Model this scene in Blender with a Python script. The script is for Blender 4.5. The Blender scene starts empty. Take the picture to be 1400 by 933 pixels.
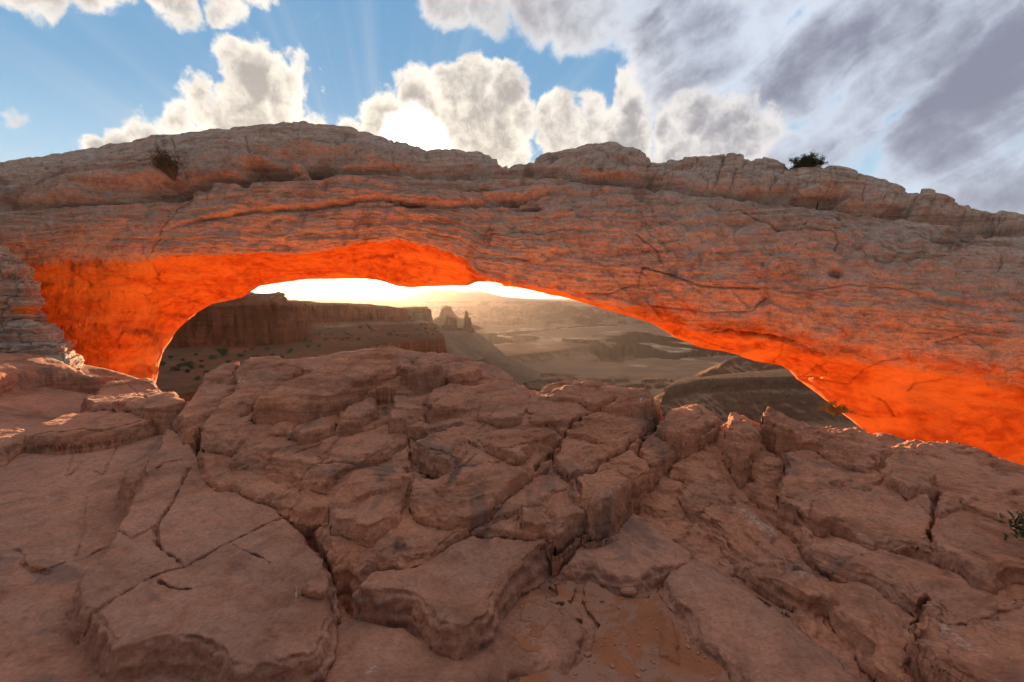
import bpy, math, random
import numpy as np
random.seed(7)
f32 = np.float32
SC = bpy.context.scene
COL = SC.collection

# ------------------------------------------------------------------ camera
F_PX, CX, CY = 640.0, 700.0, 466.5          # focal length and centre in photo pixels (1400 x 933)
PITCH = math.radians(5.5)
cd = bpy.data.cameras.new('camera'); cam = bpy.data.objects.new('camera', cd); COL.objects.link(cam)
cd.sensor_width = 36.0; cd.lens = 36.0 * F_PX / 1400.0
cd.clip_start = 0.05; cd.clip_end = 60000
cam.location = (0, 0, 0); cam.rotation_euler = (math.radians(90) - PITCH, 0, 0)
SC.camera = cam
cp, sp = math.cos(PITCH), math.sin(PITCH)

def slope(px, py):
    """x/Y and z/Y of the sight line through a photo pixel"""
    u = (np.asarray(px, float) - CX) / F_PX; v = (CY - np.asarray(py, float)) / F_PX
    d = cp + v * sp
    return u / d, (v * cp - sp) / d
def at(px, py, Y):
    a, b = slope(px, py)
    return np.stack([a * Y, np.asarray(Y, float) + 0 * a, b * Y], -1)
def unit(px, py):
    a, b = slope(px, py); v = np.array([a, 1.0, b]); return v / np.linalg.norm(v)

# ------------------------------------------------------------------ exposure, sun
SC.view_settings.view_transform = 'Standard'; SC.view_settings.look = 'None'
SC.view_settings.gamma = 1.0; SC.view_settings.use_curve_mapping = False
SC.view_settings.exposure = 2.2
SC.render.engine = 'CYCLES'
cy = SC.cycles
cy.use_denoising = True
cy.max_bounces = 8; cy.diffuse_bounces = 5; cy.glossy_bounces = 2; cy.volume_bounces = 1
cy.use_adaptive_sampling = True; cy.adaptive_threshold = 0.02
SUN = unit(515, 388.5)
SUN_EL = math.asin(SUN[2]); SUN_AZ = math.atan2(SUN[0], SUN[1])
ld = bpy.data.lights.new('sun', 'SUN'); ld.energy = 5.0; ld.angle = math.radians(0.5); ld.color = (1.0, 0.59, 0.31)
lo = bpy.data.objects.new('sun', ld); COL.objects.link(lo)
lo.rotation_euler = (math.radians(90) - SUN_EL, 0, math.pi - SUN_AZ)   # lamp shines along local -Z
from mathutils import Vector
lo.rotation_euler = Vector(SUN).to_track_quat('Z', 'Y').to_euler()

# ------------------------------------------------------------------ node helper
class NT:
    def __init__(s, tree): s.t = tree; s.n = tree.nodes; s.l = tree.links
    def new(s, typ, **kw):
        n = s.n.new(typ)
        for k, v in kw.items(): setattr(n, k, v)
        return n
    def put(s, sock, val):
        if isinstance(val, bpy.types.NodeSocket): s.l.new(val, sock)
        else: sock.default_value = val
    def math(s, op, a, b=None, c=None, clamp=False):
        n = s.new('ShaderNodeMath', operation=op, use_clamp=clamp)
        for i, v in enumerate((a, b, c)):
            if v is not None: s.put(n.inputs[i], v)
        return n.outputs[0]
    def vmath(s, op, a, b=None):
        n = s.new('ShaderNodeVectorMath', operation=op)
        s.put(n.inputs[0], a)
        if b is not None:
            s.put(n.inputs['Scale'] if op == 'SCALE' else n.inputs[1], b)
        return n.outputs['Value'] if op in ('DISTANCE', 'DOT_PRODUCT', 'LENGTH') else n.outputs[0]
    def noise(s, vec, scale, detail=4, rough=0.5, dist=0.0, typ='FBM', lac=2.0):
        n = s.new('ShaderNodeTexNoise'); n.noise_type = typ
        if vec is not None: s.l.new(vec, n.inputs['Vector'])
        n.inputs['Scale'].default_value = scale; n.inputs['Detail'].default_value = detail
        n.inputs['Roughness'].default_value = rough; n.inputs['Distortion'].default_value = dist
        n.inputs['Lacunarity'].default_value = lac
        return n.outputs[0]
    def rng(s, v, a, b, c=0.0, d=1.0, smooth=True):
        n = s.new('ShaderNodeMapRange')
        n.interpolation_type = 'SMOOTHSTEP' if smooth else 'LINEAR'
        s.put(n.inputs[0], v)
        for i, x in zip((1, 2, 3, 4), (a, b, c, d)): n.inputs[i].default_value = x
        return n.outputs[0]
    def mix(s, f, a, b, blend='MIX'):
        n = s.new('ShaderNodeMix', data_type='RGBA', blend_type=blend)
        s.put(n.inputs[0], f)
        for sock, v in ((n.inputs[6], a), (n.inputs[7], b)):
            if isinstance(v, bpy.types.NodeSocket): s.l.new(v, sock)
            else: sock.default_value = (*v, 1.0) if len(v) == 3 else v
        return n.outputs[2]
    def ramp(s, v, stops):
        n = s.new('ShaderNodeValToRGB'); s.put(n.inputs[0], v); e = n.color_ramp.elements
        while len(e) < len(stops): e.new(0.5)
        for q, (p, c) in zip(e, stops): q.position = p; q.color = (*c, 1.0) if len(c) == 3 else c
        return n.outputs[0]
    def mapping(s, vec, scale=(1, 1, 1), rot=(0, 0, 0), loc=(0, 0, 0)):
        n = s.new('ShaderNodeMapping'); s.l.new(vec, n.inputs[0])
        n.inputs['Location'].default_value = loc; n.inputs['Rotation'].default_value = rot; n.inputs['Scale'].default_value = scale
        return n.outputs[0]

# ------------------------------------------------------------------ sky: Nishita and broken clouds
W = bpy.data.worlds.new('World'); SC.world = W; W.use_nodes = True
SKY_STRENGTH = 0.107
def build_sky():
    t = NT(W.node_tree); t.n.clear()
    out = t.new('ShaderNodeOutputWorld'); bg = t.new('ShaderNodeBackground')
    t.l.new(bg.outputs[0], out.inputs[0]); bg.inputs[1].default_value = SKY_STRENGTH
    sky = t.new('ShaderNodeTexSky', sky_type='NISHITA', sun_disc=False)
    sky.sun_elevation = SUN_EL; sky.sun_rotation = SUN_AZ % (2 * math.pi)
    sky.altitude = 1800; sky.air_density = 1.0; sky.dust_density = 0.6; sky.ozone_density = 2.0
    tc = t.new('ShaderNodeTexCoord'); d = t.vmath('NORMALIZE', tc.outputs['Generated'])
    sx = t.new('ShaderNodeSeparateXYZ'); t.l.new(d, sx.inputs[0]); dz = sx.outputs[2]
    sd = t.vmath('DOT_PRODUCT', d, tuple(SUN))
    # air: the clear part of the sky
    up = t.rng(dz, -0.02, 0.55)
    clear = t.ramp(up, [(0.0, (2.0, 1.8, 1.5)), (0.10, (1.6, 1.72, 1.78)), (0.38, (0.88, 1.32, 1.68)), (0.70, (0.44, 0.90, 1.40)), (1.0, (0.34, 0.78, 1.3))])
    clear = t.mix(0.10, clear, sky.outputs[0])
    rv = t.vmath('SUBTRACT', d, tuple(SUN)); rs_ = t.new('ShaderNodeSeparateXYZ'); t.l.new(rv, rs_.inputs[0])
    phi = t.math('ARCTAN2', rs_.outputs[2], rs_.outputs[0]); rc = t.new('ShaderNodeCombineXYZ'); t.put(rc.inputs[0], phi)
    ray = t.rng(t.noise(rc.outputs[0], 7.5, 3, .6), .44, .76, 0, .26)
    ray = t.math('MULTIPLY', ray, t.math('MULTIPLY', t.rng(t.vmath('LENGTH', rv), .95, .25), t.rng(t.vmath('LENGTH', rv), .1, .3)))
    clear = t.mix(ray, clear, (1.55, 1.6, 1.6))
    # clouds
    wob = t.vmath('SCALE', t.vmath('SUBTRACT', t.new('ShaderNodeTexNoise').outputs[1], (0.5, 0.5, 0.5)), 0.14)
    wn = wob.node.inputs[0].links[0].from_node.inputs[0].links[0].from_node
    t.l.new(d, wn.inputs['Vector']); wn.inputs['Scale'].default_value = 6; wn.inputs['Detail'].default_value = 7
    dw = t.vmath('ADD', d, wob)
    def field(blobs):
        acc = None
        for px, py, r, w in blobs:
            c = unit(px, py); r2 = float(np.linalg.norm(unit(px + r, py) - c) + np.linalg.norm(unit(px, py + r) - c)) / 2
            v = t.rng(t.vmath('DISTANCE', dw, tuple(c)), r2 * 0.25, r2 * 1.5, w, 0.0)
            acc = v if acc is None else t.math('MAXIMUM', acc, v)
        return acc
    cum = [(60, -6, 42, 1), (130, -2, 46, 1), (215, -2, 48, 1), (300, 2, 38, .9), (345, 4, 24, .9),
           (305, 92, 38, 1), (266, 132, 40, 1), (330, 115, 50, 1.1), (392, 84, 30, .9), (382, 132, 45, 1), (238, 160, 30, .9), (330, 165, 70, 1.1), (432, 86, 14, .8), (442, 118, 12, .7),
           (185, 178, 28, 1.1), (165, 200, 34, 1.25), (120, 212, 34, 1.1), (205, 185, 30, 1.1), (150, 160, 12, .7), (100, 190, 11, .8), (4, 165, 24, .9), (12, 198, 9, .7), (430, 172, 26, .9), (480, 178, 26, .9),
           (530, 160, 42, 1), (590, 140, 48, 1.1), (640, 120, 42, 1.1), (690, 130, 46, 1.1), (660, 180, 70, 1.1), (560, 185, 50, 1), (720, 165, 30, 1),
           (765, 170, 36, 1), (800, 155, 34, 1), (850, 140, 36, 1.05), (850, 185, 60, 1.1), (780, 195, 50, 1), (925, 175, 46, 1), (965, 165, 46, 1), (1000, 190, 60, 1), (930, 215, 60, 1)]
    deck = [(610, 5, 44, 1), (665, 12, 50, 1), (730, 12, 62, 1.05), (800, 20, 80, 1.1), (880, 60, 60, 1.05), (960, 60, 110, 1.1), (1080, 90, 130, 1.1), (1220, 60, 180, 1.1),
            (1390, 90, 190, 1.05), (1150, 170, 110, 1), (1290, 190, 120, 1), (1060, 220, 60, .9), (1360, 260, 90, .9), (1550, 60, 260, 1), (1000, -120, 260, 1), (1350, -250, 350, 1), (1700, 250, 160, .9)]
    n1 = t.noise(d, 11, 9, 0.60, 0.35); n2 = t.noise(d, 42, 6, 0.6, 0.3)
    cden = t.math('ADD', t.math('MULTIPLY', field(cum), 0.80), t.math('MULTIPLY', t.math('SUBTRACT', n1, 0.5), 1.55))
    cden = t.math('ADD', cden, t.math('MULTIPLY', t.math('SUBTRACT', n2, 0.5), 0.62))
    ca = t.rng(cden, 0.25, 0.60)
    # streaks run down to the right, flattened like a wind-drawn deck
    az = t.math('ARCTAN2', sx.outputs[0], sx.outputs[1])
    comb = t.new('ShaderNodeCombineXYZ')
    t.put(comb.inputs[0], az); t.put(comb.inputs[1], dz)
    st = t.mapping(t.vmath('ADD', comb.outputs[0], t.vmath('SCALE', wob, 0.6)), rot=(0, 0, math.radians(-24)), scale=(1, 1, 1))
    st = t.mapping(st, scale=(1.6, 6.0, 1))
    n3 = t.noise(st, 2.0, 8, 0.56, 0.5); n4 = t.noise(st, 1.1, 4, 0.5, 0.3)
    dden = t.math('ADD', t.math('MULTIPLY', field(deck), 0.85), t.math('MULTIPLY', t.math('SUBTRACT', n3, 0.5), 1.35))
    dden = t.math('ADD', dden, t.math('ADD', t.math('MULTIPLY', t.math('SUBTRACT', n1, 0.5), 0.9), t.math('MULTIPLY', t.math('SUBTRACT', n2, 0.5), 0.35)))
    da = t.rng(dden, 0.30, 0.72, 0.0, 0.97)
    # how a cloud looks by how thick it is and how near the sun it hangs
    near = t.rng(sd, 0.72, 0.985)
    lit = t.mix(near, (1.7, 1.66, 1.66), (2.5, 2.28, 1.92))
    core = t.mix(near, (0.74, 0.73, 0.82), (1.05, 0.97, 0.87))
    sunw = t.vmath('SCALE', t.vmath('NORMALIZE', t.vmath('SUBTRACT', tuple(unit(560, 230)), d)), 0.032)
    shade = t.math('SUBTRACT', t.noise(t.vmath('ADD', d, sunw), 11, 5, 0.5, 0.35), t.noise(d, 11, 5, 0.5, 0.35))
    thick = t.rng(t.math('ADD', t.math('ADD', cden, t.math('MULTIPLY', shade, 1.35)), t.math('MULTIPLY', t.math('SUBTRACT', n2, 0.5), 0.25)), 0.42, 1.10)
    ccol = t.mix(thick, lit, core)
    dl = t.mix(near, (1.45, 1.6, 1.85), (2.3, 2.1, 1.85)); dk = t.mix(near, (0.55, 0.57, 0.74), (0.92, 0.84, 0.80))
    dth = t.rng(t.math('ADD', dden, t.math('MULTIPLY', t.math('SUBTRACT', n4, 0.5), 1.3)), 0.40, 1.25)
    dcol = t.mix(dth, dl, dk)
    fade = t.rng(dz, 0.02, 0.16)
    c1 = t.mix(t.math('MULTIPLY', da, fade), clear, dcol)
    c2 = t.mix(t.math('MULTIPLY', ca, fade), c1, ccol)
    # sun shining through a thin place of the cloud, and the glow of the air round the sun
    s2 = unit(575, 186)
    spot = t.math('MULTIPLY', t.rng(t.vmath('DISTANCE', dw, tuple(s2)), 0.030, 0.075, 1.0, 0.0), 6.0)
    glow = t.math('ADD', t.math('MULTIPLY', t.math('POWER', t.math('MAXIMUM', sd, 0.0), 2500.0), 22.0),
                  t.math('MULTIPLY', t.math('POWER', t.math('MAXIMUM', sd, 0.0), 120.0), 0.7))
    # unseen western sheet of pale cloud, added at the viewer's back as fill light
    back = t.math('MULTIPLY', t.rng(sx.outputs[1], 0.25, -0.25), t.rng(t.noise(d, 2.2, 5, 0.55, 0.2), 0.30, 0.62, 0.62, 1.0))
    c2 = t.mix(t.math('MULTIPLY', back, t.rng(dz, -0.02, 0.05)), c2, t.ramp(t.rng(dz, 0.0, 0.8, smooth=False), [(0.0, (2.5, 2.3, 2.2)), (0.22, (.85, .80, .78)), (1.0, (.32, .31, .32))]))
    c2 = t.mix(t.math('MULTIPLY', t.rng(dz, 0.56, 0.72, 0, .95), t.rng(sx.outputs[1], -.25, .2)), c2, (2.15, 2.0, 1.92))  # unseen bright cloud added overhead to light the rock tops
    gl = t.vmath('SCALE', (1.0, 0.86, 0.58), t.math('ADD', glow, t.rng(t.vmath('DISTANCE', d, tuple(SUN)), 0.0045, 0.0060, 120.0, 0.0))); gs = t.vmath('SCALE', (1.0, 0.96, 0.85), spot)
    bands = t.noise(t.mapping(comb.outputs[0], scale=(3, 60, 1)), 1.6, 4, 0.5, 0.4)
    low = t.math('MULTIPLY', t.rng(bands, 0.5, 0.68), t.rng(dz, 0.01, 0.06, 0.6, 0.0))
    tot = t.vmath('ADD', t.vmath('ADD', t.mix(low, c2, (1.5, 1.4, 1.25)), gl), gs)
    tot = t.mix(t.rng(dz, -0.022, -0.05), tot, (0.22, 0.15, 0.11))
    t.l.new(tot, bg.inputs[0])
build_sky()

# ------------------------------------------------------------------ numpy noise
_rs = np.random.RandomState(11)
_perm = np.concatenate([_rs.permutation(256)] * 3).astype(np.int32)
_g3 = _rs.normal(size=(256, 3)); _g3 = (_g3 / np.linalg.norm(_g3, axis=1)[:, None]).astype(f32)
def perlin(x, y, z=None, seed=0):
    sh = np.shape(x); x = np.ravel(np.asarray(x, f32)) + f32(seed * 17.31); y = np.ravel(np.asarray(y, f32)) + f32(seed * 5.77)
    xi = np.floor(x).astype(np.int32); yi = np.floor(y).astype(np.int32); xf = x - xi; yf = y - yi
    xi &= 255; yi &= 255
    u = xf * xf * xf * (xf * (xf * 6 - 15) + 10); v = yf * yf * yf * (yf * (yf * 6 - 15) + 10)
    A = _perm[xi]; B = _perm[xi + 1]
    if z is None:
        def g(h, a, b): q = _g3[h]; return (q[:, 0] * a + q[:, 1] * b) * f32(1.25)
        n00 = g(_perm[A + yi], xf, yf); n01 = g(_perm[A + yi + 1], xf, yf - 1)
        n10 = g(_perm[B + yi], xf - 1, yf); n11 = g(_perm[B + yi + 1], xf - 1, yf - 1)
        a = n00 + u * (n10 - n00); b = n01 + u * (n11 - n01)
        return (a + v * (b - a)).reshape(sh)
    z = np.ravel(np.broadcast_to(np.asarray(z, f32), sh)); zi = np.floor(z).astype(np.int32); zf = z - zi; zi &= 255
    w = zf * zf * zf * (zf * (zf * 6 - 15) + 10)
    AA = _perm[A + yi]; AB = _perm[A + yi + 1]; BA = _perm[B + yi]; BB = _perm[B + yi + 1]
    def g(h, a, b, c): q = _g3[h]; return q[:, 0] * a + q[:, 1] * b + q[:, 2] * c
    def L(a, b, k): return a + k * (b - a)
    r0 = L(L(g(_perm[AA + zi], xf, yf, zf), g(_perm[BA + zi], xf - 1, yf, zf), u), L(g(_perm[AB + zi], xf, yf - 1, zf), g(_perm[BB + zi], xf - 1, yf - 1, zf), u), v)
    r1 = L(L(g(_perm[AA + zi + 1], xf, yf, zf - 1), g(_perm[BA + zi + 1], xf - 1, yf, zf - 1), u), L(g(_perm[AB + zi + 1], xf, yf - 1, zf - 1), g(_perm[BB + zi + 1], xf - 1, yf - 1, zf - 1), u), v)
    return (L(r0, r1, w) * f32(1.4)).reshape(sh)
def fbm(x, y, z=None, oct=4, seed=0, gain=0.5, lac=2.03):
    a, s, fr = 1.0, 0.0, 1.0; tot = 0
    for o in range(oct):
        s = s + a * perlin(x * f32(fr), y * f32(fr), None if z is None else z * f32(fr), seed + o)
        tot += a; a *= gain; fr *= lac
    return s / tot
def worley(x, y, seed=0):
    """F1, F2 and a random number of the nearest cell"""
    xi = np.floor(x).astype(np.int32); yi = np.floor(y).astype(np.int32)
    f1 = np.full(x.shape, 9.0, f32); f2 = f1.copy(); idc = np.zeros(x.shape, f32)
    R = np.random.RandomState(seed + 99).rand(256, 3).astype(f32)
    for di in (-1, 0, 1):
        for dj in (-1, 0, 1):
            h = _perm[_perm[(xi + di) & 255] + ((yi + dj) & 255)]
            dx = xi + di + R[h, 0] - x; dy = yi + dj + R[h, 1] - y
            dd = np.sqrt(dx * dx + dy * dy)
            c = dd < f1
            f2 = np.where(c, f1, np.minimum(f2, dd)); idc = np.where(c, R[h, 2], idc); f1 = np.where(c, dd, f1)
    return f1, f2, idc
def sstep(x, a, b):
    t = np.clip((x - a) / (b - a), 0, 1); return t * t * (3 - 2 * t)
def strata(s, k=0):
    """irregular stepped beds along a coordinate: slow rise then a sharp recess, about -0.5..0.5"""
    fr = s - np.floor(s); n = perlin(np.floor(s) * 0.731 + 3.1, np.zeros_like(s) + 0.37 + k)
    return (np.where(fr < 0.8, fr / 0.8, (1 - fr) / 0.2) - 0.5) * (0.55 + 0.9 * n)

# ------------------------------------------------------------------ mesh helpers
def tag(o, label=None, cat=None, group=None, kind=None):
    if label: o['label'] = label
    if cat: o['category'] = cat
    if group: o['group'] = group
    if kind: o['kind'] = kind
    return o
def mesh_from(name, V, Q, mat, parent=None, attr=None, T=None, smooth=True):
    me = bpy.data.meshes.new(name); V = np.ascontiguousarray(V, f32)
    Q = np.asarray(Q, np.int32).reshape(-1, 4) if Q is not None and len(Q) else np.zeros((0, 4), np.int32)
    T = np.asarray(T, np.int32).reshape(-1, 3) if T is not None and len(T) else np.zeros((0, 3), np.int32)
    nl = Q.size + T.size
    me.vertices.add(len(V)); me.vertices.foreach_set('co', V.ravel())
    me.loops.add(nl); me.loops.foreach_set('vertex_index', np.concatenate([Q.ravel(), T.ravel()]))
    me.polygons.add(len(Q) + len(T))
    st = np.concatenate([np.arange(len(Q)) * 4, Q.size + np.arange(len(T)) * 3]).astype(np.int32)
    me.polygons.foreach_set('loop_start', st)
    me.polygons.foreach_set('use_smooth', np.full(len(Q) + len(T), smooth))
    me.update(calc_edges=True)
    if attr is not None:
        ca = me.color_attributes.new('mask', 'FLOAT_COLOR', 'POINT')
        ca.data.foreach_set('color', np.ascontiguousarray(attr, f32).ravel())
    me.materials.append(mat)
    o = bpy.data.objects.new(name, me); COL.objects.link(o)
    if parent is not None: o.parent = parent
    return o
def empty(name, loc=(0, 0, 0)):
    o = bpy.data.objects.new(name, None); o.empty_display_size = 0.1; COL.objects.link(o); o.location = loc; return o
def grid_faces(nr, nc, wrap=False):
    i = np.arange(nr - 1)[:, None]; j = np.arange(nc if wrap else nc - 1)[None, :]; j2 = (j + 1) % nc
    return np.stack([i * nc + j, i * nc + j2, (i + 1) * nc + j2, (i + 1) * nc + j], -1).reshape(-1, 4)
def grid_normals(P, flip=False):
    du = np.gradient(P, axis=1); dv = np.gradient(P, axis=0); n = np.cross(du, dv)
    n /= np.maximum(np.linalg.norm(n, axis=-1, keepdims=True), 1e-9)
    return -n if flip else n
def submesh(V, Q, sel):
    q = Q[sel]; u, inv = np.unique(q, return_inverse=True); return u, inv.reshape(-1, 4).astype(np.int32)
def seg_dist(X, Y, pts, closed=False):
    """distance to a polyline, and the inside flag when closed"""
    d2 = np.full(X.shape, 1e9, f32); ins = np.zeros(X.shape, bool); n = len(pts)
    for i in range(n if closed else n - 1):
        ax, ay = pts[i]; bx, by = pts[(i + 1) % n]; ex, ey = bx - ax, by - ay
        t = np.clip(((X - ax) * ex + (Y - ay) * ey) / (ex * ex + ey * ey + 1e-12), 0, 1)
        d2 = np.minimum(d2, (X - ax - t * ex) ** 2 + (Y - ay - t * ey) ** 2)
        if closed:
            c = ((ay > Y) != (by > Y))
            with np.errstate(divide='ignore', invalid='ignore'):
                c &= X < (bx - ax) * (Y - ay) / (by - ay + 1e-12) + ax
            ins ^= c
    return np.sqrt(d2), ins
#PART2
# ------------------------------------------------------------------ rock materials
def rock_mat(name, base, alt, patina, fresh, scale=1.0, bump=1.0, bedz=26.0, rough=0.92, patina_amt=0.5):
    m = bpy.data.materials.new(name); m.use_nodes = True; t = NT(m.node_tree); t.n.clear()
    out = t.new('ShaderNodeOutputMaterial'); b = t.new('ShaderNodeBsdfPrincipled'); t.l.new(b.outputs[0], out.inputs[0])
    b.inputs['Roughness'].default_value = rough; b.inputs['Specular IOR Level'].default_value = 0.18
    pos = t.new('ShaderNodeNewGeometry').outputs['Position']; p = t.vmath('SCALE', pos, scale)
    at_ = t.new('ShaderNodeAttribute', attribute_name='mask'); sep = t.new('ShaderNodeSeparateColor'); t.l.new(at_.outputs['Color'], sep.inputs[0])
    big = t.noise(p, 0.9, 5, 0.55, 0.4); mid = t.noise(p, 5.5, 6, 0.62, 0.5); fine = t.noise(p, 46, 5, 0.65)
    bedv = t.mapping(p, scale=(0.55, 0.55, bedz * 0.5), rot=(0.05, -0.06, 0)); bed = t.noise(bedv, 1.6, 5, 0.6, 0.6)
    c = t.mix(t.rng(big, 0.36, 0.64), base, alt)
    c = t.mix(t.rng(bed, 0.42, 0.66, 0, 0.6), c, tuple(min(1, v * 1.22 + 0.01) for v in base))
    c = t.mix(t.rng(bed, 0.34, 0.5, 0.6, 0.0), c, tuple(v * 0.62 for v in alt))
    pm = t.math('MULTIPLY', t.rng(t.math('ADD', mid, t.math('MULTIPLY', t.math('SUBTRACT', big, 0.5), 0.9)), 0.42, 0.62), patina_amt)
    c = t.mix(pm, c, patina)
    fr = t.rng(t.math('ADD', sep.outputs[0], t.math('MULTIPLY', t.math('SUBTRACT', mid, 0.5), .75)), 0.32, 0.70)
    fcol = t.mix(t.rng(mid, 0.35, 0.65), fresh, (fresh[0] * .66, fresh[1] * .46, fresh[2] * .45)); fcol = t.mix(t.rng(t.noise(t.mapping(p, scale=(.6, .6, 1.6)), 1.3, 5, .6, .6), .42, .66), fcol, (min(1, fresh[0] * 1.08), fresh[1] * 1.35, fresh[2] * 1.7))
    c = t.mix(fr, c, fcol)
    vr = t.rng(t.math('ADD', sep.outputs[1], t.math('MULTIPLY', t.math('SUBTRACT', mid, 0.5), 1.1)), 0.40, 0.62, 0, 0.78)
    c = t.mix(vr, c, (0.075, 0.055, 0.05))
    wh = t.rng(t.math('ADD', sep.outputs[2], t.math('ADD', t.math('MULTIPLY', t.math('SUBTRACT', fine, 0.5), .8), t.math('MULTIPLY', t.math('SUBTRACT', mid, 0.5), .8))), 0.36, 0.85, 0, 0.8)
    c = t.mix(wh, c, (0.60, 0.55, 0.50))
    c = t.mix(1.0, c, t.ramp(fine, [(0.28, (0.76, 0.75, 0.74)), (0.5, (1, 1, 1)), (0.72, (1.20, 1.19, 1.18))]), 'MULTIPLY')
    gr = t.noise(p, 12, 7, 0.7, 0.6); c = t.mix(1.0, c, t.ramp(gr, [(0.30, (0.72, 0.68, 0.66)), (0.48, (1, 1, 1)), (0.70, (1.20, 1.19, 1.19))]), 'MULTIPLY')
    stn = t.noise(t.mapping(p, scale=(1, 1, .6), loc=(7, 3, 1)), 1.7, 7, 0.62, 0.8); c = t.mix(t.rng(stn, .55, .66, 0, .55), c, (.13, .09, .08))
    c = t.mix(t.math('MULTIPLY', fr, 0.72), c, fcol)
    spk = t.rng(t.noise(p, 120, 2, 0.6), 0.64, 0.72, 0, 0.5); c = t.mix(spk, c, tuple(v * 0.35 for v in base))
    t.l.new(c, b.inputs['Base Color'])
    h = t.math('ADD', t.math('MULTIPLY', fine, 0.5), t.math('MULTIPLY', t.noise(p, 17, 6, 0.66, 0.3), 1.1))
    h = t.math('ADD', h, t.math('MULTIPLY', bed, 0.9))
    h = t.math('ADD', h, t.math('MULTIPLY', t.noise(p, 150, 3, 0.6), 0.16))
    bp = t.new('ShaderNodeBump'); bp.inputs['Strength'].default_value = 0.85 * bump; bp.inputs['Distance'].default_value = 0.05 / scale
    t.l.new(h, bp.inputs['Height']); t.l.new(bp.outputs[0], b.inputs['Normal'])
    return m
M_SLAB = rock_mat('slab_sandstone', (0.41, 0.186, 0.120), (0.33, 0.140, 0.086), (0.375, 0.200, 0.145), (0.56, 0.225, 0.085), 1.0, 0.5, 10, patina_amt=0.5)
M_CROP = rock_mat('ledge_sandstone', (0.44, 0.185, 0.108), (0.33, 0.130, 0.074), (0.40, 0.210, 0.145), (0.58, 0.24, 0.10), 1.0, 0.5, 22, patina_amt=0.45)
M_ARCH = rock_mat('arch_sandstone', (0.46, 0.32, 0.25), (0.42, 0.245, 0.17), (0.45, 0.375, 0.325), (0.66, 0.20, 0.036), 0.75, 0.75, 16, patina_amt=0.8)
def sand_mat():
    m = bpy.data.materials.new('red_sand'); m.use_nodes = True; t = NT(m.node_tree); t.n.clear()
    out = t.new('ShaderNodeOutputMaterial'); b = t.new('ShaderNodeBsdfPrincipled'); t.l.new(b.outputs[0], out.inputs[0])
    b.inputs['Roughness'].default_value = 1.0; b.inputs['Specular IOR Level'].default_value = 0.05
    p = t.new('ShaderNodeNewGeometry').outputs['Position']
    c = t.mix(t.rng(t.noise(p, 4, 5, 0.6), 0.35, 0.65), (0.37, 0.140, 0.070), (0.30, 0.115, 0.060))
    c = t.mix(t.rng(t.math('ADD', t.noise(p, 3.0, 7, 0.68, 0.4), t.math('MULTIPLY', t.noise(p, 60, 3, .6), .12)), .54, .60, 0, .85), c, (0.34, 0.175, 0.125))
    g = t.noise(p, 260, 3, 0.7); c = t.mix(0.6, c, t.ramp(g, [(0.3, (0.55, 0.55, 0.55)), (0.5, (1, 1, 1)), (0.75, (1.4, 1.35, 1.3))]), 'MULTIPLY')
    t.l.new(c, b.inputs['Base Color'])
    bp = t.new('ShaderNodeBump'); bp.inputs['Strength'].default_value = 0.5; bp.inputs['Distance'].default_value = 0.008
    t.l.new(t.math('ADD', g, t.math('MULTIPLY', t.noise(p, 30, 4, 0.6), 1.5)), bp.inputs['Height']); t.l.new(bp.outputs[0], b.inputs['Normal'])
    return m
M_SAND = sand_mat()

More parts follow.
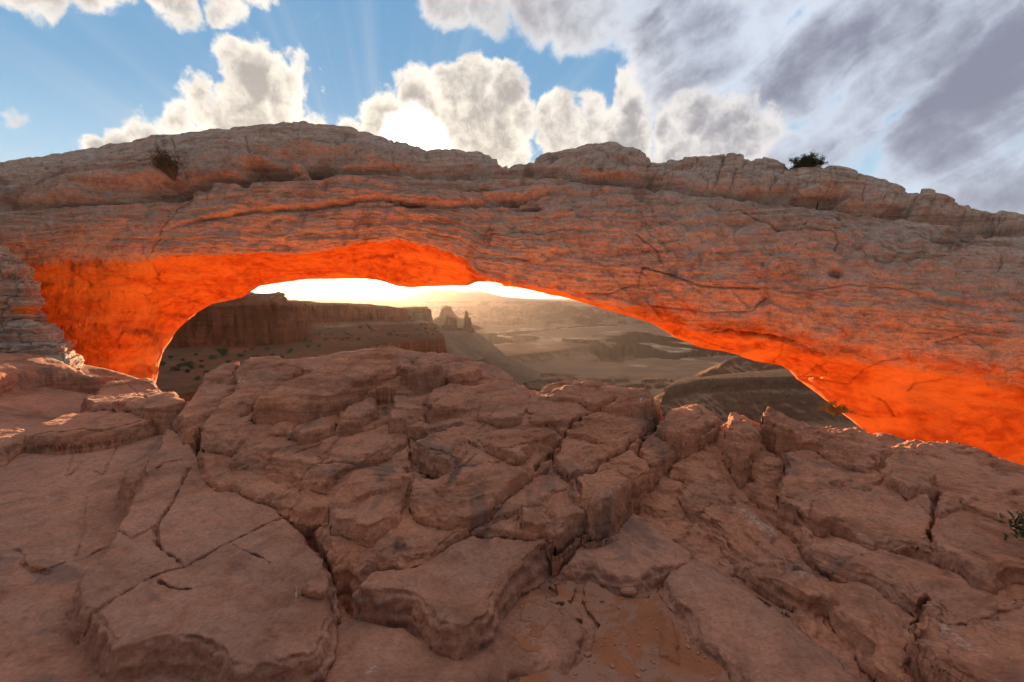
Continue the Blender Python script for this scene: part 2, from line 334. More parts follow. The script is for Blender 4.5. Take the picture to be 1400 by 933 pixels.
# ------------------------------------------------------------------ foreground bedrock
NTH, NR1, NR2 = 1500, 1400, 90
TH = np.radians(np.linspace(-64, 64, NTH)).astype(f32)
RR = np.concatenate([np.exp(np.linspace(math.log(1.15), math.log(9.5), NR1)), np.exp(np.linspace(math.log(9.5), math.log(26), NR2 + 1))[1:]]).astype(f32)
GX = RR[:, None] * np.sin(TH)[None, :]; GY = RR[:, None] * np.cos(TH)[None, :]
CTRL = [  # photo pixel, distance ahead in metres, height of the rock above the base surface there
 (800,933,1.97,0),(800,850,2.44,0),(850,700,3.6,0),(950,933,1.95,.07),(1050,850,2.3,.07),(1000,800,2.65,.07),(1100,900,2.1,.07),(600,920,2.0,.05),(700,880,2.2,.05),
 (620,840,2.2,.2),(700,760,2.75,.2),(560,790,2.5,.2),(300,720,3.03,.16),(200,800,2.4,.16),(130,860,2.1,.16),(300,880,2.0,.16),(400,850,2.15,.16),(400,750,2.75,.16),(250,630,3.65,.16),(240,580,4.3,.16),
 (0,650,3.5,0),(0,933,1.95,0),(0,800,2.45,0),(60,700,3.1,0),(0,550,5.3,0),(100,600,4.5,0),(0,500,7,.1),(130,500,7.6,.22),(215,520,7.2,.27),(200,542,6.6,.22),(100,570,5.6,.1),(-200,560,5.0,0),(-300,700,3.0,0),(-200,500,7.0,.1),
 (300,530,4.5,.34),(350,489,5.1,.34),(300,505,4.95,.34),(440,495,4.7,.42),(525,459,5.1,.42),(450,535,4.2,.42),(440,570,3.9,.38),(400,630,3.5,.31),(500,600,3.65,.31),(510,670,2.9,.4),(540,730,2.72,.26),(640,486,5.0,.38),(600,550,4.15,.38),
 (650,600,3.65,.38),(640,660,3.15,.36),(740,690,3.05,.26),(720,560,4.15,.3),(720,529,4.8,.3),(800,528,4.75,.3),(800,600,3.8,.34),(830,650,3.35,.38),(880,544,4.5,.3),(870,600,3.95,.2),
 (950,640,3.95,.2),(990,558,4.0,.3),(1030,558,3.9,.4),(1060,557,3.8,.42),(1050,640,3.85,.32),(1100,680,3.1,.42),(1130,620,3.8,.45),(1200,572,3.8,.45),(1300,602,3.9,.42),(1400,650,3.55,.42),(1300,700,2.85,.42),(1400,760,2.35,.42),
 (1400,860,1.85,.3),(1250,860,1.95,.25),(1150,780,2.4,.25),(1400,933,1.6,.2),(1250,933,1.72,.15),(1000,720,3.1,.2),(1600,760,2.1,.4),(1600,650,3.0,.4),(700,1100,1.3,0),(300,1100,1.3,0.05),(1100,1100,1.3,0.07)]
_c = np.array(CTRL, float); _P = at(_c[:, 0], _c[:, 1], _c[:, 2]); _P[:, 2] -= _c[:, 3]
def tps_fit(P, z, lam):
    n = len(P); d = np.linalg.norm(P[:, None] - P[None], axis=-1)
    K = np.where(d > 0, d * d * np.log(d + 1e-9), 0) + lam * np.eye(n)
    A = np.zeros((n + 3, n + 3)); A[:n, :n] = K; A[:n, n] = 1; A[:n, n + 1:] = P; A[n:, :n] = A[:n, n:].T
    return np.linalg.solve(A, np.concatenate([z, np.zeros(3)]))
def tps_eval(P, w, X, Y):
    n = len(P); s = (w[n] + w[n + 1] * X + w[n + 2] * Y).astype(f32)
    for i in range(n):
        d2 = (X - P[i, 0]) ** 2 + (Y - P[i, 1]) ** 2
        s += f32(0.5 * w[i]) * d2 * np.log(d2 + f32(1e-9))
    return s
_w = tps_fit(_P[:, :2], _P[:, 2], 0.25)
# where the rock crests: beyond it the rim rolls over towards the canyon
CREST = np.array([(-900,7.0),(-300,7.6),(0,8.4),(110,8.4),(200,7.9),(250,6.6),(285,5.3),(350,5.3),(440,5.3),(525,5.35),(560,5.3),(640,5.2),(720,4.95),(800,5.0),(880,4.75),(930,4.6),(1000,4.4),(1060,4.3),(1200,4.35),(1300,4.2),(1400,3.95),(1650,3.3),(2400,3.0)])
_ct = np.arctan(slope(CREST[:, 0], 520)[0]); RC = np.interp(TH, _ct, CREST[:, 1] / np.cos(_ct)).astype(f32)
RC = np.convolve(np.pad(RC, 20, 'edge'), np.ones(41) / 41, 'valid')
sub = 4   # evaluate the smooth base on a coarser grid, then interpolate
def bilin(F, r0, c0, r1, c1):
    ri = np.linspace(0, F.shape[0] - 1, r1); ci = np.linspace(0, F.shape[1] - 1, c1)
    a = np.clip(ri.astype(int), 0, F.shape[0] - 2); b = np.clip(ci.astype(int), 0, F.shape[1] - 2); fa = (ri - a)[:, None]; fb = (ci - b)[None]
    return (F[a][:, b] * (1 - fa) * (1 - fb) + F[a + 1][:, b] * fa * (1 - fb) + F[a][:, b + 1] * (1 - fa) * fb + F[a + 1][:, b + 1] * fa * fb)
# flat-topped stretches of the rim, where the low sun still catches the rock
PLAT = np.interp(TH, np.arctan(slope(np.array([700, 740, 900, 960, 1020, 1060, 1240, 1330]), 520)[0]), [0, .28, .28, .2, .25, .55, .55, 0]).astype(f32)
_r_eff = np.minimum(RR[:, None], RC[None, :] + 0.25 * (PLAT == 0) - PLAT[None, :])
_X = _r_eff * np.sin(TH); _Y = _r_eff * np.cos(TH)
S = np.empty_like(GX)
for k in range(0, len(RR), 130): S[k:k + 130] = tps_eval(_P[:, :2], _w, _X[k:k + 130].astype(f32), _Y[k:k + 130].astype(f32))
_ov = np.maximum(RR[:, None] - RC[None, :], 0)
FALL = 0.85 * (np.sqrt(_ov ** 2 + 0.5 ** 2) - 0.5)
S = (S - FALL + 0.02 * fbm(GX * 1.1, GY * 1.1, None, 3, 5)).astype(f32)
def hit(H, px, py):
    """first grid point of height field H that the sight line through a pixel meets: world x, y"""
    a, b = slope(px, py); th = math.atan(a); j = int(np.clip(round((th - TH[0]) / (TH[1] - TH[0])), 0, NTH - 1))
    zr = b * RR * math.cos(th); d = zr - H[:, j]; k = np.argmax(d < 0)
    if d[k] >= 0: k = int(np.argmin(d[:NR1]))
    return RR[k] * math.sin(th), RR[k] * math.cos(th)
_wx = 0.05 * perlin(GX * 2.3, GY * 2.3, None, 21) + 0.022 * perlin(GX * 7, GY * 7, None, 22) + 0.008 * perlin(GX * 22, GY * 22, None, 23)
_wy = 0.05 * perlin(GX * 2.3, GY * 2.3, None, 31) + 0.022 * perlin(GX * 7, GY * 7, None, 32) + 0.008 * perlin(GX * 22, GY * 22, None, 33)
# rock plates: (owner, part, height, edge roundness, outline in photo pixels)
PL = [
 ('outcrop','body',.24,.13,[(245,560),(262,540),(300,500),(345,484),(420,482),(440,474),(500,466),(530,462),(560,478),(600,482),(640,485),(690,505),(720,522),(800,518),(880,535),(905,545),(899,580),(880,610),(893,650),(868,662),(845,684),(815,700),(760,728),(700,735),(650,728),(610,752),(557,768),(515,765),(490,790),(470,770),(452,735),(440,700),(400,705),(350,685),(305,668),(280,640),(272,615),(282,596),(252,588)]),
 ('outcrop','ledge',.31,.14,[(285,600),(308,612),(322,633),(352,640),(372,650),(420,665),(455,662),(465,642),(540,616),(560,604),(590,585),(640,570),(700,560),(720,535),(700,515),(600,490),(500,500),(400,540),(300,570)]),
 ('outcrop','boulder',.51,.26,[(342,548),(365,525),(400,505),(430,497),(448,481),(500,468),(535,463),(553,478),(552,490),(505,508),(475,528),(450,543),(410,551),(360,547)]),
 ('outcrop','boulder',.33,.22,[(250,571),(262,540),(300,501),(322,496),(322,520),(300,545),(283,563),(270,588),(255,585)]),
 ('outcrop','boulder',.36,.24,[(282,598),(280,575),(300,545),(322,520),(330,492),(345,485),(420,483),(400,503),(360,528),(338,548),(345,562),(368,566),(330,595),(300,610)]),
 ('outcrop','boulder',.38,.15,[(372,571),(400,556),(455,546),(464,556),(465,580),(440,590),(410,598),(385,586),(362,586)]),
 ('outcrop','block',.42,.10,[(465,556),(482,545),(506,536),(509,560),(500,572),(478,579),(465,580)]),
 ('outcrop','block',.42,.09,[(541,541),(560,541),(578,548),(580,560),(560,571),(541,574),(538,560)]),
 ('outcrop','block',.37,.10,[(560,574),(575,563),(592,567),(590,577),(572,583),(560,581)]),
 ('outcrop','ledge',.38,.14,[(497,533),(500,516),(508,508),(555,498),(600,500),(620,508),(618,520),(585,524),(571,532),(540,530),(512,537)]),
 ('outcrop','ledge',.52,.16,[(545,500),(560,480),(600,483),(618,493),(612,502),(575,508),(555,505)]),
 ('outcrop','ledge',.42,.15,[(612,492),(640,486),(670,495),(662,508),(620,514),(605,508)]),
 ('outcrop','ledge',.36,.14,[(578,545),(600,528),(640,518),(690,512),(722,526),(712,538),(690,536),(650,546),(640,556),(590,566),(585,555)]),
 ('outcrop','block',.32,.10,[(660,545),(700,533),(722,530),(726,550),(718,566),(690,570),(650,566)]),
 ('outcrop','boulder',.40,.22,[(460,702),(458,672),(482,643),(545,616),(561,640),(562,662),(555,687),(535,694),(507,717),(490,712)]),
 ('outcrop','boulder',.27,.16,[(478,748),(470,715),(505,722),(545,700),(560,692),(620,699),(672,697),(650,717),(605,747),(557,763),(525,751),(500,761)]),
 ('outcrop','ledge',.36,.16,[(562,604),(586,586),(626,574),(697,582),(772,584),(757,617),(711,654),(683,683),(654,697),(610,700),(574,694),(566,668),(562,649),(586,634)]),
 ('outcrop','ledge',.41,.10,[(563,606),(590,586),(626,575),(648,590),(644,606),(622,634),(600,636),(580,623)]),
 ('outcrop','ledge',.41,.10,[(632,578),(697,572),(760,574),(768,584),(735,600),(715,622),(690,620),(668,606),(650,596)]),
 ('outcrop','block',.34,.12,[(754,621),(775,586),(803,591),(838,612),(820,624),(787,648),(768,645)]),
 ('outcrop','boulder',.38,.18,[(786,650),(851,620),(868,630),(872,644),(868,658),(843,682),(808,692),(794,676)]),
 ('outcrop','block',.27,.10,[(712,655),(757,623),(768,647),(786,653),(794,684),(840,688),(818,701),(757,727),(740,723),(712,728),(690,720),(682,698)]),
 ('outcrop','block',.29,.08,[(716,690),(735,672),(752,688),(750,715),(735,722),(714,722)]),
 ('outcrop','ledge',.30,.12,[(722,538),(760,522),(800,517),(850,527),(905,545),(898,575),(872,600),(846,612),(803,590),(772,582),(738,572),(724,556)]),
 ('outcrop','ledge',.36,.10,[(728,536),(760,524),(800,517),(850,526),(880,535),(900,548),(870,556),(830,552),(800,548),(786,540),(760,540)]),
 ('outcrop','block',.33,.10,[(726,552),(760,546),(800,552),(816,562),(796,578),(760,572),(728,566)]),
 ('outcrop','block',.22,.14,[(880,606),(896,582),(925,556),(940,590),(940,606),(914,632),(896,640),(880,628)]),
 ('outcrop','block',.30,.12,[(898,580),(928,548),(960,545),(990,562),(986,572),(950,598),(935,600),(920,590)]),
 ('low_slab','', .20,.16,[(474,803),(483,817),(526,813),(556,813),(576,829),(592,854),(617,868),(650,860),(679,843),(692,818),(714,793),(749,749),(768,727),(760,720),(714,730),(642,722),(610,735),(557,764),(500,776)]),
 ('step_slab','', .10,.09,[(756,770),(782,745),(808,712),(850,688),(882,705),(955,752),(960,775),(905,780),(880,802),(843,797),(807,779)]),
 ('flat_slab','', .07,.06,[(906,776),(904,808),(929,833),(943,869),(986,900),(1014,935),(1040,1000),(1210,1000),(1185,925),(1150,890),(1025,795),(955,752),(885,700)]),
 ('ground','', .045,.05,[(640,1000),(665,930),(690,950),(700,926),(754,915),(768,922),(789,897),(811,856),(780,830),(730,800),(690,830),(640,875),(560,850),(480,835),(452,850),(440,900),(400,1000)]),
 ('ground','', .045,.05,[(890,800),(905,818),(925,848),(940,880),(935,912),(910,905),(893,895),(888,850)]),
 ('ground','', .04,.05,[(893,922),(915,918),(930,935),(930,990),(890,990)]),
 ('crack_slab','', .17,.20,[(89,796),(100,832),(118,857),(125,882),(143,894),(178,888),(214,882),(250,884),(280,895),(290,912),(321,917),(357,909),(393,901),(442,890),(466,842),(470,800),(455,760),(428,722),(385,684),(300,645),(262,590),(235,570),(190,625),(160,690),(123,757)]),
 ('crack_slab','block',.215,.05,[(396,812),(404,790),(440,782),(468,790),(470,806),(440,820),(415,815)]),
 ('small_block','', .23,.06,[(155,641),(175,634),(217,632),(203,652),(186,673),(166,668)]),
 ('boulder_ledge','', .27,.25,[(106,541),(140,518),(215,511),(243,522),(264,543),(238,557),(180,560),(150,553)]),
 ('left_ledge','', .24,.14,[(-160,540),(-100,490),(0,483),(60,484),(130,482),(165,492),(197,514),(130,519),(60,506),(20,511),(-40,530)]),
 ('left_ledge','ledge',.16,.10,[(38,592),(80,570),(130,560),(222,561),(200,575),(140,590),(70,598)]),
 ('left_ledge','ledge',.12,.10,[(-160,680),(-100,640),(0,618),(22,603),(60,592),(20,585),(-160,600)]),
 ('ridge','body',.12,.12,[(852,690),(872,707),(905,732),(950,757),(1000,782),(1030,802),(1070,837),(1130,882),(1180,932),(1230,1050),(1900,1050),(1900,640),(1400,622),(1260,570),(1130,550),(1060,548),(1000,552),(930,540),(905,575),(880,640)]),
 ('ridge','ledge',.20,.13,[(897,652),(930,640),(947,690),(973,727),(1004,754),(1060,791),(1100,811),(1125,813),(1160,852),(1185,886),(1215,896),(1260,930),(1320,1050),(1900,1050),(1900,640),(1250,565),(1000,550),(950,600)]),
 ('ridge','ledge',.30,.14,[(1024,629),(1027,662),(1050,684),(1075,706),(1100,736),(1147,758),(1200,776),(1262,806),(1262,835),(1245,862),(1262,880),(1330,905),(1500,1050),(1900,1050),(1900,640),(1250,565),(1060,548),(1000,555),(1005,600)]),
 ('ridge','ledge',.40,.16,[(1079,606),(1082,630),(1071,643),(1070,674),(1093,692),(1124,702),(1153,704),(1193,722),(1250,730),(1274,736),(1280,690),(1286,742),(1311,764),(1374,785),(1402,768),(1600,820),(1900,820),(1900,640),(1400,622),(1300,590),(1200,600),(1150,590),(1090,598)]),
 ('ridge','ledge',.30,.12,[(1262,812),(1285,820),(1400,880),(1440,900),(1560,950),(1560,800),(1420,770),(1374,790),(1300,790)]),
 ('ridge','boulder',.47,.14,[(1096,634),(1130,619),(1152,620),(1188,645),(1180,657),(1140,664),(1110,647)]),
 ('ridge','boulder',.44,.20,[(985,585),(1000,563),(1030,556),(1058,572),(1048,592),(1031,618),(1010,621),(995,602)]),
 ('ridge','ledge',.50,.14,[(1040,556),(1062,550),(1120,548),(1180,566),(1232,600),(1226,616),(1195,626),(1150,611),(1110,592),(1076,582)]),
 ('ridge','boulder',.50,.14,[(1216,641),(1224,621),(1250,616),(1273,629),(1271,656),(1240,660)]),
 ('ridge','ledge',.46,.14,[(1232,600),(1262,590),(1330,612),(1400,640),(1600,720),(1500,730),(1380,700),(1300,668),(1276,650),(1270,628)]),
]
OFF = np.zeros_like(S); OWN = np.zeros(S.shape, np.int16)
WPX = GX + _wx; WPY = GY + _wy
def world_poly(poly, off): return [hit(S + f32(off), a, b) for a, b in poly]
NAMES = [('ground', '')]
for ow, part, off, er, poly in PL:
    wp = world_poly(poly, off); xs = [q[0] for q in wp]; ys = [q[1] for q in wp]
    sel = (WPX > min(xs) - .06) & (WPX < max(xs) + .06) & (WPY > min(ys) - .06) & (WPY < max(ys) + .06)
    ii, jj = np.nonzero(sel)
    if not len(ii): continue
    px_, py_ = WPX[ii, jj], WPY[ii, jj]
    area = sum(wp[q][0] * wp[(q + 1) % len(wp)][1] - wp[(q + 1) % len(wp)][0] * wp[q][1] for q in range(len(wp)))
    d, ins = seg_dist(px_, py_, wp, True); df = np.full(d.shape, 9.0, f32)
    for q in range(len(wp)):        # edges that look towards the low side show as lips, the others close up against the rock behind
        (ax, ay), (bx, by) = wp[q], wp[(q + 1) % len(wp)]; nx, ny = (by - ay, ax - bx) if area > 0 else (ay - by, bx - ax); L_ = math.hypot(nx, ny) + 1e-9
        mx, my = (ax + bx) / 2, (ay + by) / 2; R_ = math.hypot(mx, my)
        if (nx * (-mx + .15 * my) + ny * (-my - .15 * mx)) / (L_ * R_) > .18: df = np.minimum(df, seg_dist(px_, py_, [wp[q], wp[(q + 1) % len(wp)]])[0])
    lay = ow in ('outcrop', 'ridge', 'left_ledge') and part
    grow = .03 if lay else .0
    d = np.where(ins, d, -d) + grow; ins = d > 0
    ii, jj, d, df = ii[ins], jj[ins], d[ins], df[ins] + grow
    if not lay: df = d
    ev = er * (1.7 if lay else 1.0) * np.clip(0.9 + 1.3 * perlin(WPX[ii, jj] * 2.1 + off * 40, WPY[ii, jj] * 2.1, None, 51), .4, 1.8)
    slabby = 'slab' in ow
    k = np.clip(df / ev, 0, 1); ramp = sstep(df, 0, .075 if slabby else max(.07, min(.085, er * .7), off * (.5 if part == 'body' else .28)))
    if slabby: k = np.clip(k * 1.8, 0, 1)
    h = off * (0.02 + ramp * (0.56 + 0.42 * np.sqrt(1 - (1 - k) ** 2)) if lay else 0.12 + ramp * (0.60 + 0.28 * np.sqrt(1 - (1 - k) ** 2))) - 0.03 * (1 - k) ** 2 * (1 if off > .1 else .3) + 0.02 * sstep(df, er, er * 3)
    if lay:
        rr = np.hypot(GX[ii, jj], GY[ii, jj]); tt = (rr - rr.min()) / max(rr.max() - rr.min(), 1e-3)
        h = h - off * .22 * tt - .045 * np.exp(-(d / .020) ** 2)
    if ow in ('outcrop', 'ridge') and part:
        ti = random.uniform(-.10, .10), random.uniform(-.06, .08); ccx, ccy = np.mean(xs), np.mean(ys)
        if len(poly) < 14: h = h + np.clip((GX[ii, jj] - ccx) * ti[0] + (GY[ii, jj] - ccy) * ti[1], -.06, .06) * ramp
    if ow == 'ground': h = np.minimum(h, 0.05)
    better = h > OFF[ii, jj]; ii, jj, h = ii[better], jj[better], h[better]
    OFF[ii, jj] = h
    if ow != 'ground':
        NAMES.append((ow, part)); OWN[ii, jj] = len(NAMES) - 1
    else: OWN[ii, jj] = 0
# niche in the central outcrop
_n, _i = seg_dist(WPX, WPY, world_poly([(511,533),(538,533),(540,560),(512,561)], .28), True)
OFF = np.where(_i, np.minimum(OFF, 0.22), OFF)
def box(F, n):
    for ax in (0, 1):
        p = [(0, 0), (0, 0)]; p[ax] = (n // 2 + 1, n // 2); c = np.cumsum(np.pad(F.astype(np.float64), p, 'edge'), axis=ax)
        F = (np.take(c, range(n, c.shape[ax]), ax) - np.take(c, range(0, c.shape[ax] - n), ax)) / n
    return F
# weathering has deepened the joints and lips of the layered rock
_lay = np.isin(OWN, [i for i, q in enumerate(NAMES) if q[0] in ('outcrop', 'ridge')])
_k = box(_lay.astype(f32), 31); OFF = OFF + .28 * _k * (OFF - box(box(OFF, 61), 41)) * _lay
OFF = OFF.astype(f32)
H = S + OFF
_grp = {}
for i, (a, b) in enumerate(NAMES): _grp.setdefault(a, []).append(i)
def is_(*names): return np.isin(OWN, [i for nme in names for i in _grp.get(nme, [])])
layered = is_('outcrop', 'ridge').astype(f32); smooth_ = 1 - layered
ridge = is_('ridge').astype(f32); ledgy = is_('left_ledge', 'boulder_ledge').astype(f32)
# bedding: stepped beds where the rock is layered
_w1 = fbm(GX * 1.3, GY * 1.3, H * 1.3, 4, 41); _w2 = fbm(GX * 4.1, GY * 4.1, H * 4, 4, 45); _w3 = fbm(GX * 14, GY * 14, H * 14, 4, 49)
s1 = (H + 0.10 * GX * ridge + 0.22 * _w1 + 0.05 * _w2) / 0.17
s2 = (H + 0.14 * GX * ridge + 0.16 * _w1 + 0.07 * _w2) / 0.062
amp = layered * (0.5 + 0.5 * sstep(_w1, -0.25, 0.3))
_wb = fbm(GX * 1.6, GY * 1.6, (H + 0.10 * GX * ridge + .12 * _w1) * 16, 4, 53)
H = H + amp * (0.038 + 0.035 * ridge) * strata(s1) + amp * 0.020 * (1 + 0.8 * ridge) * strata(s2, 7) * sstep(_w2, -.3, .2) + layered * (-.02 - .035 * ridge + 0.035 * _w2 + 0.005 * _w3 - (.028 + .03 * ridge) * np.abs(_wb))
sl = (H + 0.18 * GX + 0.12 * GY + 0.2 * _w1) / 0.22
H = H + (smooth_ - ledgy) * (0.010 * _w2 + 0.0028 * _w3 + 0.011 * strata(sl, 3) * sstep(_w1, -0.1, 0.3)) + ledgy * (0.022 * _w2 + 0.005 * _w3 + 0.020 * strata(s1, 5) + 0.008 * strata(s2, 9))
# joints cut the layered rock into blocks
ang = math.radians(32); U = (GX * math.cos(ang) + GY * math.sin(ang)) * 1.05 + 0.25 * _w1 + 0.10 * _w2; V_ = (-GX * math.sin(ang) + GY * math.cos(ang)) * 1.9 + 0.25 * _w2
f1, f2, cid = worley(U.astype(f32), V_.astype(f32), 1)
H = H - layered * 0.012 * np.exp(-((f2 - f1) / 0.022) ** 2) * sstep(_w1 + 0.3 * (cid - .5), -0.15, 0.10) + layered * 0.04 * (cid - 0.5) * sstep(f2 - f1, 0.0, 0.10)
# cracks seen in the photograph: (half width m, depth m, polyline)
CR = [(.016,.07,[(258,640),(250,655),(241,675),(233,690),(222,708),(214,720),(213,742),(220,752),(238,762),(254,773)]),
      (.020,.09,[(118,858),(135,833),(160,815),(190,797),(230,780),(256,773),(300,748),(350,722),(395,704)]),
      (.010,.05,[(116,764),(130,754),(150,746),(180,736),(214,724)]),
      (.012,.06,[(218,792),(222,797),(245,805),(262,806)]),(.008,.04,[(318,744),(340,755),(368,769)]),
      (.03,.14,[(643,725),(665,703),(690,680),(720,652),(745,628),(757,617),(775,588),(800,566),(823,551),(840,543)]),
      (.03,.12,[(786,650),(820,632),(850,614),(875,598),(899,580),(915,562),(928,549)]),
      (.03,.12,[(896,650),(913,634),(930,615),(950,598),(975,580),(993,569)]),
      (.02,.08,[(754,620),(760,640),(790,655),(797,680)]),(.015,.06,[(714,690),(714,715),(710,728)]),(.015,.06,[(558,585),(560,610),(566,650)]),
      (.012,.05,[(500,634),(545,616),(560,608)]),(.014,.05,[(360,640),(400,622),(440,605)]),(.012,.05,[(402,597),(403,580),(412,570),(425,562)]),
      (.03,.16,[(1281,668),(1277,690),(1276,715),(1270,735)]),(.03,.14,[(1266,812),(1260,825),(1258,845),(1248,860)]),
      (.02,.08,[(1024,629),(1031,618),(1040,600),(1062,580)]),(.02,.08,[(1195,626),(1210,650),(1190,670),(1150,664)]),
      (.010,.03,[(20,752),(33,760),(30,772),(50,783),(88,768)]),(.010,.03,[(100,618),(94,640),(92,655),(112,632),(125,625)]),(.012,.04,[(0,690),(18,686),(35,682)]),
      (.012,.04,[(130,645),(140,650),(160,600),(190,592)]),(.010,.03,[(117,680),(118,720),(100,760)]),(.02,.06,[(0,615),(40,600),(90,590),(140,588),(200,574)]),
      (.012,.05,[(557,640),(560,660),(556,690)]),(.012,.04,[(620,640),(650,636),(690,630)]),(.016,.05,[(640,602),(680,620),(700,612),(740,604)]),
      (.012,.05,[(160,520),(185,532),(200,545)]),(.014,.05,[(215,640),(225,632),(250,628)]),(.02,.07,[(947,690),(960,700),(990,735),(1004,754)])]
DARK = np.zeros_like(H)
for hw, dep, pl in CR:
    wp = [hit(H, a, b) for a, b in pl]; xs = [q[0] for q in wp]; ys = [q[1] for q in wp]
    m = (GX > min(xs) - .2) & (GX < max(xs) + .2) & (GY > min(ys) - .2) & (GY < max(ys) + .2); ii, jj = np.nonzero(m)
    if not len(ii): continue
    d, _ = seg_dist(GX[ii, jj] + 0.35 * _wx[ii, jj], GY[ii, jj] + 0.35 * _wy[ii, jj], wp)
    wv = hw * (0.25 + 0.7 * np.abs(_w2[ii, jj]) * 2)
    H[ii, jj] -= .6 * dep * np.exp(-(d / wv) ** 2) * (0.6 + 1.2 * np.clip(_w1[ii, jj] + .3, 0, 1))
H = H + sstep(RR[:, None] - (RC - PLAT)[None, :], -.25, .05) * (PLAT[None, :] > .1) * (.040 * _w2 + .008 * _w3 + .025 * strata((H + .3 * _w1 + .1 * _w2) / .09, 2))
# the sunny back slope below the rim is broken ground too
H = H - 0.25 * sstep(_ov, 1.0, 4.0) * np.abs(fbm(GX * .5, GY * .5, None, 4, 61))
# sand lying in the low places
sandy = np.zeros(H.shape, f32)
for wgt, poly in [(.50, [(812,700),(850,668),(885,705),(925,735),(960,765),(905,790),(880,812),(840,800),(800,790),(760,775),(790,730)]),
                  (.72, [(800,790),(845,802),(880,808),(905,790),(905,815),(930,845),(945,880),(990,905),(1030,950),(1040,1010),(690,1010),(700,928),(756,917),(770,924),(791,899),(812,858),(790,825)]),(.42,[(600,862),(660,862),(700,830),(760,772),(800,790),(790,830),(700,850),(650,885)]),
                  (.36, [(690,830),(760,790),(811,856),(789,897),(754,915),(700,926),(690,880)]),
                  (.5, [(0,730),(25,742),(50,775),(90,772),(80,800),(40,790),(0,760)]),(.8, [(0,870),(12,868),(10,900),(0,910)]),
                  (.9, [(390,903),(445,890),(452,850),(458,870),(440,905),(400,940),(380,960)]),(.75, [(950,755),(1025,795),(1100,850),(1185,925),(1176,926),(1090,852),(1015,797),(945,762)]),
                  (.8, [(1372,785),(1400,765),(1440,800),(1440,850),(1390,830)])]:
    wp = world_poly(poly, .0); d, ins = seg_dist(GX, GY, wp, True)
    sandy = np.maximum(sandy, np.where(ins, wgt * sstep(d, -0.02, 0.06) + 0 * d, 0))
sn = 0.5 + 0.75 * fbm(GX * 3.1, GY * 3.1, None, 7, 71, .6)
is_sand = (sandy * 1.15 > sn) & (OFF < 0.055) & is_('ground', 'ridge') & ~(ridge > 0) | ((sandy > .7) & (ridge > 0) & (sn < .5) & (OFF < .2))
H = np.where(is_sand, np.maximum(S + 0.022 + 0.006 * _w1 + 0.003*_w3, np.minimum(H, S + .06) + 0.004), H)
# masks: fresh rock, dark varnish with recess shade painted in, pale crust
MASK = np.zeros(H.shape + (4,), f32); MASK[..., 3] = 1
MASK[..., 0] = np.maximum(0.10 + 0.30 * layered * sstep(_w2, 0.1, 0.5), sstep(_ov, .25, .9))
def paint(ch, val, poly, soft=.08, off=.15):
    wp = [hit(H, a, b) for a, b in poly]; d, ins = seg_dist(GX + _wx, GY + _wy, wp, True)
    MASK[..., ch] = np.maximum(MASK[..., ch], np.where(ins, val * sstep(d, 0, soft), 0))
for v, poly in [(.62, [(585,690),(600,655),(640,618),(668,607),(655,625),(630,660),(612,692)]),(.55,[(300,625),(330,650),(385,690),(430,720),(455,770),(440,772),(400,712),(340,684),(295,650)]),
                (.6,[(511,533),(538,533),(540,560),(512,561)]),(.5,[(248,580),(262,590),(290,605),(275,620),(255,600)]),(.5,[(615,510),(645,505),(640,515),(612,520)]),(.5,[(825,550),(870,552),(900,562),(870,570),(835,562)]),  # first patch paints the shade inside the niche
                (.5,[(560,575),(585,560),(592,572),(575,585)]),(.45,[(545,690),(580,770),(500,785),(520,760)]),(.4,[(150,900),(280,905),(280,960),(150,960)]),(.42,[(1130,690),(1200,700),(1250,720),(1260,735),(1180,720)]),  # includes shade painted into the recess below the cracked slab's lip
                (.42,[(640,870),(700,850),(720,880),(660,925)]),(.40,[(440,830),(520,825),(560,840),(520,850)]),(.38,[(1180,740),(1260,790),(1250,800),(1170,765)]),(.4,[(900,690),(960,720),(1000,780),(960,760)])]: paint(1, v, poly)
for v, poly in [(.95,[(870,543),(878,543),(877,552),(872,554)]),(.75,[(396,802),(410,800),(412,825),(398,824)]),(.6,[(322,518),(340,516),(338,528),(322,530)]),(.45,[(985,690),(1030,700),(1070,730),(1060,745),(1010,720)]),
                (.45,[(1040,760),(1070,770),(1120,790),(1100,795)]),(.4,[(1260,830),(1290,840),(1340,890),(1320,900),(1270,860)]),(.42,[(1120,720),(1150,735),(1170,750),(1130,740)]),(.36,[(480,910),(560,900),(560,915),(490,925)])]: paint(2, v, poly, .03)
MASK[..., 2] = np.maximum(MASK[..., 2], 0.30 * ridge * sstep(_w1, 0.05, 0.35))
P3 = np.stack([GX, GY, H], -1).astype(f32)
